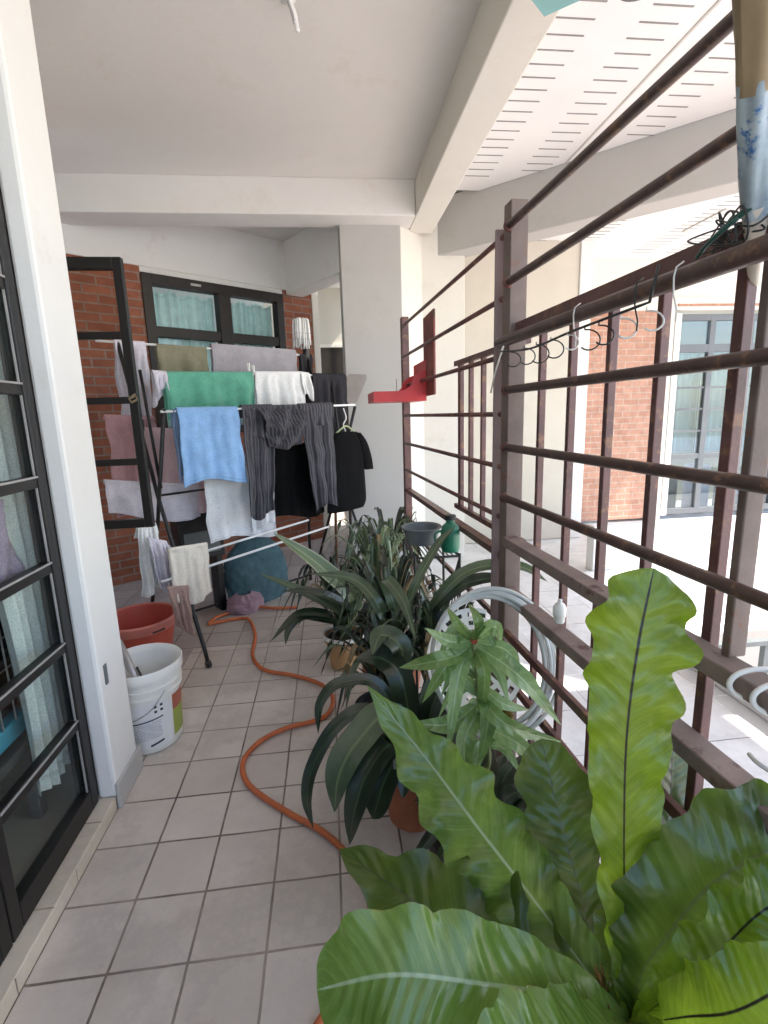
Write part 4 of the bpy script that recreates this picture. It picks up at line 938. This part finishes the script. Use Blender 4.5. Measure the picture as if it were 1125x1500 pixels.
# ================================================================== PLANTS
def prof_strap(v): return min(1,(v/.06)**.5)*(1-max(0,(v-.55)/.45)**2.2) if v<1 else 0.0
def prof_lance(v): return math.sin(PI*min(1,v**.8))**.9 if 0<v<1 else 0.0
def prof_fern(v):
    w=.16+.84*min(1,v/.45)**1.15
    if v>.80: w*=math.sqrt(max(0,1-((v-.80)/.20)**2))
    return w
def prof_fern2(v):
    w=.16+.84*min(1,v/.5)**1.1
    if v>.66: w*=max(0,1-((v-.66)/.34)**1.5)
    return w
def prof_fern3(v):
    w=.20+.58*min(1,v/.5)+.28*max(0,min(1,(v-.5)/.28))
    if v>.86: w*=math.sqrt(max(0,1-((v-.86)/.14)**1.6))
    return w
def leaf(mb,ctrl,w,nhint,prof=prof_strap,fold=.25,und=.0,uk=7,seed=0,n=26,m=8,curl=0,ragged=0):
    pts=crom(ctrl,n); P=[]; nh=V(nhint).normalized()
    L=sum((pts[i+1]-pts[i]).length for i in range(n))
    for i,p in enumerate(pts):
        v=i/n
        t=(pts[min(i+1,n)]-pts[max(i-1,0)]).normalized()
        s=t.cross(nh)
        if s.length<.05: s=t.cross(V((.3,.9,.2)))
        s.normalize(); nn=s.cross(t).normalized()
        hw=max(w*prof(v),.0004); row=[]
        for j in range(m+1):
            u=j/m*2-1; au=abs(u)
            wav=und*hw*math.sin(uk*2*PI*v+seed+(0 if u>0 else 2.1))*au**1.6
            wav+=und*.5*hw*noise.noise(V((v*9,u*2,seed)))*au
            sd_=1 if u>0 else -1
            h=hw*(1+au*ragged*(noise.noise(V((v*11,sd_*2.0,seed*3.1)))+.6*math.sin(uk*2*PI*v*1.15+seed*2+sd_)+.5*noise.noise(V((v*34,sd_,seed)))))
            off=fold*hw*(au)*(1)-curl*hw*au*au
            row.append(p+s*(u*h)+nn*(off+wav))
        P.append(row)
    mb.grid(P); return mb
def pot(name,label,c,r,h,mat,root=None,taper=.75):
    c=V(c); mb=MB().lathe([(0,.002),(r*taper,.002),(r*.97,h*.84),(r*1.06,h*.845),(r*1.07,h),(r*.98,h),(r*.94,h*.86),(0,h*.85)],c,40)
    if root is None: return tag(mb.build(name,mat,auto=True),label,'pot')
    o=mb.build('pot',mat,root,auto=True)
    MB().lathe([(0,h*.90),(r*.5,h*.905),(r*.95,h*.88)],c,24).build('soil',M['soil'],root,smooth=True)
    return o
# --- bird's nest fern
CR=V((1.075,-.50,.40))
fern=thing('birds_nest_fern','large bright green birds nest fern in the near right corner','plant',(1.075,-.50,0))
pot('pot','',(1.06,-.49,0),.17,.36,M['blackpot'],fern)
upc=V((-.25,-.45,.85))
def fr(name,pix,wpx,mat,nh,und=.10,uk=6,seed=0,fold=.22,rag=.10,pf=None):
    c=[CR+V((0,0,-.02))]+[at(*p) for p in pix]
    dm=sum(p[2] for p in pix)/len(pix); w=wpx*dm/FPX
    return leaf(MB(),c,w,nh,pf or prof_fern,fold,und,uk,seed,90,16,0,rag).build('frond',mat,fern,smooth=True)
fr('a',[(840,1462,.76),(700,1440,.68),(575,1428,.66),(464,1450,.70)],74,M['fern'],(-.1,-.62,.78),.14,6,1,.06,.10)
fr('b',[(850,1452,.86),(740,1402,.95),(615,1325,1.07),(497,1243,1.20)],80,M['fern_m'],(-.2,-.55,.80),.24,6,2,.12,.24,prof_fern2)
fr('c',[(862,1425,.86),(782,1318,.98),(700,1212,1.10),(622,1108,1.20),(537,1004,1.26)],60,M['fern'],(-.45,-.62,.62),.30,8,3,.12,.16,prof_fern2)
fr('d',[(880,1420,.88),(848,1300,.98),(820,1200,1.05),(793,1082,1.12)],50,M['fern_m'],(-.3,-.9,.3),.2,5,4,.12,.16,prof_fern3)
fr('e',[(917,1380,.81),(914,1230,.79),(918,1080,.775),(934,950,.77),(958,832,.78)],64,M['fern_l'],(-.25,-.95,.15),.26,8,5,.10,.16,prof_fern3)
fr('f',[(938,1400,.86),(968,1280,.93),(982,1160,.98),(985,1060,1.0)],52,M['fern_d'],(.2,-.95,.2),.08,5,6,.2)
fr('g',[(938,1430,.80),(975,1375,.77),(1035,1302,.74),(1125,1246,.72),(1200,1230,.70)],84,M['fern_m'],(-.35,-.62,.60),.16,6,7,.15,.12)
fr('h',[(965,1470,.76),(1040,1408,.70),(1110,1340,.68),(1190,1290,.68)],52,M['fern_l'],(-.1,-.75,.62),.22,6,8,.1,.18)
fr('i',[(1000,1490,.70),(1080,1480,.64),(1190,1420,.60)],62,M['fern_l'],(0,-.5,.85),.12,5,9,.1)
fr('j',[(905,1440,.84),(893,1380,.88),(884,1330,.92)],20,M['fern_l'],(-.3,-.9,.3),.12,4,10,.3)
fr('k',[(890,1530,.70),(820,1570,.62),(700,1600,.56)],90,M['fern'],(-.1,-.4,.9),.1,6,11,.1)
mb=MB(); rng=random.Random(8)
for k in range(40):
    a=rng.uniform(0,2*PI); d=V((math.cos(a),math.sin(a),0)); leaf(mb,[CR+d*.02+V((0,0,-.06)),CR+d*.04+V((0,0,.0)),CR+d*rng.uniform(.03,.07)+V((0,0,.05))],.008,(-d.x,-d.y,.5),prof_lance,.3,0,1,k,8,2)
mb.build('crown_scales',M['wilt'],fern,smooth=True)
# --- broad dark strap plant behind the fern
sp=thing('strap_plant','dark strap leaved plant in a terracotta pot beside the hose','plant',(.86,.36,0))
pot('pot','',(.86,.40,0),.115,.20,M['terracotta'],sp)
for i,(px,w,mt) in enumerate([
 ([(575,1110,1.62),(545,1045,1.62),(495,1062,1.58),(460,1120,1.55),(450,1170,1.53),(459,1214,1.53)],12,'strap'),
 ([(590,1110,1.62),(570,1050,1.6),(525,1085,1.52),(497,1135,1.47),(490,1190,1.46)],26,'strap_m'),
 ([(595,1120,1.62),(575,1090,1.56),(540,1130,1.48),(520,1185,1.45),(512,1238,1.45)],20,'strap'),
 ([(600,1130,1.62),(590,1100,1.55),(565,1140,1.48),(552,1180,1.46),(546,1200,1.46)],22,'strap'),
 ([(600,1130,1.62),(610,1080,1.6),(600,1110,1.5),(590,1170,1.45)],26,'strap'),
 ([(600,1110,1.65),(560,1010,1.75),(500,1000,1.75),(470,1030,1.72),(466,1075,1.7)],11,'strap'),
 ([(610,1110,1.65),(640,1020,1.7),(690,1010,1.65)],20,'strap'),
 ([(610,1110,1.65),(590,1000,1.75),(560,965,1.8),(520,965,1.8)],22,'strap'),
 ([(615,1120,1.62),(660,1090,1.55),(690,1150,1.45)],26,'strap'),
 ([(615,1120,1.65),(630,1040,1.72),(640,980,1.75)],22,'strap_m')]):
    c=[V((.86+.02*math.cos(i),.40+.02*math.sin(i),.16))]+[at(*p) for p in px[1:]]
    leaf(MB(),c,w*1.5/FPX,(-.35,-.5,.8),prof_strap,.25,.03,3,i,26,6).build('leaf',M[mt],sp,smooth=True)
# added dark foliage standing for the deep shade under the fern
dk=thing('shade_filler','low dark leaved plant in a black pot, added to darken the shade under the fern fronds','plant',(1.0,.02,0))
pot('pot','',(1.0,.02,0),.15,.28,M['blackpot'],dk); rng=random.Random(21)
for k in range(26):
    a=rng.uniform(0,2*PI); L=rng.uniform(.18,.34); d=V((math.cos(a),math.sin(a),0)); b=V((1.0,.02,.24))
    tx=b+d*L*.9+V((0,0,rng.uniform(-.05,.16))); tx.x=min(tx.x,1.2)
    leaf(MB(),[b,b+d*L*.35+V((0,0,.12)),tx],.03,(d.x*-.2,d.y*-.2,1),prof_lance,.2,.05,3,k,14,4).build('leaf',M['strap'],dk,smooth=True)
# --- lance leaf plant with red bud
ln=thing('lance_leaf_plant','pale green lance leaved plant with a red bud before the hose coil','plant',(1.0,.12,0))
pot('pot','',(.98,.20,0),.13,.24,M['blackpot'],ln)
TOP=at(694,938,1.34); BASE=V((.98,.20,.22))
stempts=crom([BASE,at(715,1120,1.4),at(702,1030,1.36),TOP],20)
MB().tube(stempts,[.009-.004*i/20 for i in range(21)],10).build('stem',M['stem'],ln,smooth=True)
MB().lathe([(0,-.012),(.010,-.006),(.013,.004),(.008,.016),(0,.02)],TOP,12).build('bud',M['bud'],ln,smooth=True)
for i,(a,mid,tip,w,mt) in enumerate([
 ((694,938),(660,940),(622,920),17,'lance'),((694,938),(700,910),(686,884),13,'lance_d'),((696,938),(725,918),(735,948),15,'lance'),((696,940),(745,955),(760,1000),16,'lance'),
 ((696,945),(760,990),(822,1062),24,'lance'),((696,950),(710,990),(702,1065),16,'lance_d'),((690,950),(672,990),(655,1112),20,'lance'),((690,945),(655,975),(618,1030),18,'lance_d'),
 ((690,955),(640,968),(585,978),20,'lance_d'),((696,950),(730,985),(745,1030),12,'lance'),((700,1010),(715,1050),(700,1130),20,'lance_d'),((700,1010),(740,1060),(830,1090),18,'lance_d'),
 ((700,1030),(660,1060),(600,1060),22,'lance_d'),((702,1040),(680,1090),(690,1180),22,'lance_d'),((702,1060),(760,1090),(800,1130),18,'lance'),((690,940),(700,925),(722,905),9,'lance_d'),
 ((700,1000),(735,1030),(775,1040),14,'lance'),((690,940),(668,910),(655,890),10,'lance_d')]):
    d0=1.345; c=[at(*a,d0),at(*mid,d0-.05-.02*(i%3)),at(*tip,d0-.02+.05*((i*7)%3-1))]
    leaf(MB(),c,w*.60*d0/FPX,(-.2+.3*math.sin(i*2.1),-.75,.6),prof_lance,.35,.14,4,i,20,6).build('leaf',M[mt],ln,smooth=True)
rng=random.Random(77)
for k in range(34):
    t=rng.choice((.45,.6,.72,.82,.92,1)); b=stempts[int(t*20)]; a=rng.uniform(0,2*PI); L=rng.uniform(.06,.14)
    d=V((math.cos(a),math.sin(a),0)); c=[b,b+d*L*.5+V((0,0,L*rng.uniform(.05,.4))),b+d*L+V((0,0,L*rng.uniform(-.7,.25)))]
    for p in c: p.x=min(p.x,1.19)
    leaf(MB(),c,rng.uniform(.009,.016),(-.2,-.6,.75),prof_lance,.35,.14,3,k,14,4).build('leaf',M[rng.choice(('lance','lance_d','lance_d'))],ln,smooth=True)
mb=MB(); fc=at(743,1040,1.3)
for k in range(9):
    a=k*.7; leaf(mb,[fc,fc+V((.012*math.cos(a),.012*math.sin(a),-.012)),fc+V((.016*math.cos(a),.016*math.sin(a),-.04))],.008,(math.cos(a),math.sin(a),.2),prof_lance,.2,0,1,k,8,2)
mb.build('wilted_flower',M['wilt'],ln,smooth=True)
# --- lily clump further back
def clump(name,label,c,potargs,n,hmin,hmax,reach,w,mats,seed,spec=()):
    t=thing(name,label,'plant',(c[0],c[1],0)); pot('pot','',(c[0],c[1],0),*potargs,t); rng=random.Random(seed)
    b0=V((c[0],c[1],potargs[1]*.85))
    for (pts,wp,mt) in spec:
        cc=[b0+V((rng.uniform(-.03,.03),rng.uniform(-.03,.03),0))]+[at(*p) for p in pts]
        leaf(MB(),cc,wp*pts[0][2]/FPX,(-.2,-.5,.85),prof_strap,.3,.03,3,rng.random()*9,24,6).build('leaf',M[mt],t,smooth=True)
    for k in range(n):
        a=2*PI*k/n*2.4+rng.uniform(-.4,.4); d=V((math.cos(a),math.sin(a),0)); H=rng.uniform(hmin,hmax); rr=rng.uniform(.35,1)*reach
        p1=b0+d*rr*.25+V((0,0,H*.6)); p2=b0+d*rr*.65+V((0,0,H)); p3=b0+d*rr+V((0,0,H*rng.uniform(.35,1.0)))
        for p in (p1,p2,p3): p.x=min(p.x,1.17)
        leaf(MB(),[b0+d*.03,p1,p2,p3],w*rng.uniform(.7,1.2),(-d.x*.4,-d.y*.4,1) if rr>.12 else (-.2,-.9,.3),prof_strap,.3,.03,3,k,22,4).build('leaf',M['dead'] if rng.random()<.05 else M[rng.choice(mats)],t,smooth=True)
    return t
clump('lily_plant','spreading dark lily plant in a tan pot with white rim','',(0,0),0,0,0,0,0,[],0) if False else None
clump('lily_plant','spreading dark lily plant in a tan pot beside the orange hose',(.66,1.50),(.105,.19,M['tan_pot']),50,.20,.48,.40,.012,['strap','strap','strap_m'],31,
 [([(520,885,2.55),(470,830,2.5),(400,780,2.45)],13,'strap_v'),([(500,900,2.5),(450,870,2.42),(380,840,2.4)],8,'strap_m'),([(490,905,2.5),(440,900,2.4),(396,940,2.3)],8,'strap'),
  ([(500,915,2.5),(450,905,2.4),(425,920,2.3),(418,945,2.25)],7,'strap'),([(520,900,2.55),(470,870,2.4),(410,865,2.35)],8,'strap')])
tagp=MB().lathe([(.108,.178),(.118,.18),(.119,.200),(.112,.201),(.107,.19)],(.66,1.50,0),40)
pr_=[o for o in bpy.data.objects if o.name.startswith('lily_plant')][0]; tagp.build('pot_rim',M['white_pl'],pr_,auto=True)
clump('tall_lily','tall grey green lily clump behind the pots near the column',(.86,1.62),(.13,.26,M['blackpot']),98,.24,.58,.36,.0105,['strap_m','strap','strap_m','strap_v'],33)
clump('middle_lily','dense dark green lily clump in the middle of the pot row',(.88,1.05),(.14,.26,M['terracotta']),96,.22,.52,.36,.0115,['strap','strap_m','strap'],35,
 [([(640,880,1.95),(690,835,1.9),(760,830,1.85),(802,852,1.8)],10,'strap_m'),([(650,880,1.95),(700,850,1.95),(760,850,1.9)],12,'strap'),([(560,900,1.95),(520,850,2.0),(450,840,2.0)],9,'strap_m'),
  ([(580,900,1.9),(565,850,1.9),(590,880,1.75),(610,940,1.65)],9,'strap_m'),([(600,880,1.9),(640,800,2.0),(668,770,2.05)],7,'strap_m')])
clump('low_lily','low dark lily in a terracotta pot nearest the floor hose',(.80,.80),(.11,.18,M['blackpot']),60,.16,.42,.32,.013,['strap','strap','strap_m'],37,
 [([(590,960,1.8),(560,930,1.8),(545,960,1.7)],16,'strap_m')])

clump('back_lily','loose dark lily clump under the far end of the grille',(.98,2.05),(.12,.24,M['blackpot']),50,.25,.55,.36,.015,['strap','strap_m'],41)
clump('stand_lily','dark lily clump crowding the front of the wire plant stand',(1.03,.70),(.11,.22,M['blackpot']),70,.22,.48,.28,.012,['strap','strap','strap_m'],43)
# --- clear hose coil and perforated basket lid hung on the near post
HC=at(716,968,1.50); hx=RT; hz=(UP*.97+FW*.24).normalized()
hc=thing('hose_coil','coil of clear milky hose hung before the near grille post','hose coil',HC)
for k in range(6):
    r=.172+.0046*k; pts=[HC+hx*(r*math.cos(a)*.98+.004*k)+hz*(r*1.12*math.sin(a))+FW*(.010*math.sin(k*2)+.004*math.sin(a*3+k)) for a in [2*PI*i/60 for i in range(60)]]
    MB().tube(pts,.0068,8,closed=True).build('loop',M['hose'],hc,smooth=True)
MB().tube(crom([HC+hz*.21+FW*.02,gp(.46,.78,-.045),gp(.46,.79,.0)],12),.003,6).build('tie',M['string'],hc,smooth=True)
ld=thing('basket_lid','round white perforated plastic basket lid behind the hose coil','lid',HC)
LC=HC+hx*(-.035)+FW*.03-hz*.01; mb=MB(); NR_,NA=11,44; rr0=.150
Vt=[]; 
for i in range(NR_+1):
    for k in range(NA):
        r=rr0*(.06+.94*i/NR_); a=2*PI*k/NA; Vt.append(LC+hx*r*math.cos(a)+hz*r*1.08*math.sin(a)+FW*(.02*(1-(i/NR_)**2)))
Fs=[]
for i in range(NR_):
    for k in range(NA):
        u=math.cos(2*PI*(k+.5)/NA); w=math.sin(2*PI*(k+.5)/NA); r=(i+.5)/NR_
        if r*u>.30 and r*w>-.35 and r<.98: continue                     # broken-away side
        if i in (3,5,7,9) and (k+i)%2==0 : continue                # perforations
        Fs.append((i*NA+k,i*NA+(k+1)%NA,(i+1)*NA+(k+1)%NA,(i+1)*NA+k))
mb.add(Vt,Fs); mb.build('disc',M['white_pl'],ld,solid=.003)
# white cloth clip / shell shape on the second rail
cb=V(gp(.10,.80,-.02)); tag(MB().lathe([(.0,-.012),(.013,-.012),(.0145,-.008),(.014,.004),(.017,.006),(.0175,.030),(.012,.040),(.006,.043),(.006,.052),(0,.053)],cb+V((0,0,.03)),20).build('plastic_cap',M['white_pl'],smooth=True),'small white plastic cap standing on the second flat rail','cap')
# plant stand with tray and green can by the grille
ps=thing('plant_stand','black wire plant stand by the far part of the grille','stand',(1.06,1.0,0))
mb=MB()
for x in (.96,1.15):
    for y in (.86,1.16): mb.tube([(x,y,0),(x,y,.80)],.006,8)
for z in (.12,.42,.79):
    mb.tube([(.96,.86,z),(1.15,.86,z),(1.15,1.16,z),(.96,1.16,z)],.005,8,closed=True)
mb.build('frame',M['wire'],ps)
mb=MB()
for k in range(6):
    mb.tube([(.96+k*.038,.86,.12),(min(1.15,.96+k*.038+.19*(1-k/5)),.86,.79)],.003,6); mb.tube([(1.15-k*.038,.862,.12),(max(.96,1.15-k*.038-.19*(1-k/5)),.862,.79)],.003,6)
for k in range(10): mb.tube([(.97+k*.019,.86,.792),(.97+k*.019,1.16,.792)],.003,6)
mb.build('lattice',M['wire'],ps)
gc=thing('watering_can','green plastic jug with black lid on the wire plant stand','jug',(1.13,.93,.80))
J=V((1.125,.92,.797)); MB().lathe([(0,0),(.036,0),(.040,.02),(.041,.08),(.034,.11),(.018,.125),(.018,.14),(0,.14)],J,28).build('body',M['green_pl'],gc,auto=True)
MB().lathe([(0,.138),(.024,.138),(.024,.156),(0,.158)],J,20).build('lid',M['blackpot'],gc,auto=True)
MB().tube(crom([J+V((-.036,0,.09)),J+V((-.065,0,.08)),J+V((-.062,0,.04)),J+V((-.038,0,.03))],12),.005,8).build('handle',M['green_pl'],gc,smooth=True)
gt=V((1.03,1.08,.797)); tag(MB().lathe([(0,0),(.065,0),(.085,.07),(.095,.075),(.09,.08),(.078,.075),(.06,.01),(0,.01)],gt,32).build('grey_bowl',M['grey_pl'],auto=True),'grey plastic bowl on the wire plant stand behind the jug','bowl')

# ================================================================== LIGHT
w=bpy.data.worlds.new('World'); SC.world=w; w.use_nodes=True; nt=w.node_tree
sky=nt.nodes.new('ShaderNodeTexSky'); sky.sky_type='NISHITA'; sky.sun_disc=False
bg=nt.nodes['Background']; nt.links.new(sky.outputs[0],bg.inputs[0]); bg.inputs[1].default_value=.15
SDIR=V((.80,-.12,.95)).normalized()         # direction towards the sun
elev=math.asin(SDIR.z); az=math.atan2(SDIR.x,SDIR.y)
sky.sun_elevation=elev; sky.sun_rotation=az
sd=bpy.data.lights.new('sun','SUN'); sd.energy=3.9; sd.angle=R(.5); sd.color=(1,.95,.88)
so=bpy.data.objects.new('sun',sd); COL.objects.link(so); so.rotation_euler=(-SDIR).to_track_quat('-Z','Y').to_euler(); so.location=(6,-5,9)
SC.view_settings.view_transform='Standard'; SC.view_settings.look='None'; SC.view_settings.exposure=2.12; SC.view_settings.gamma=1
SC.render.engine='CYCLES'; SC.cycles.max_bounces=10; SC.cycles.diffuse_bounces=6; SC.cycles.transparent_max_bounces=12
SC.cycles.use_denoising=True
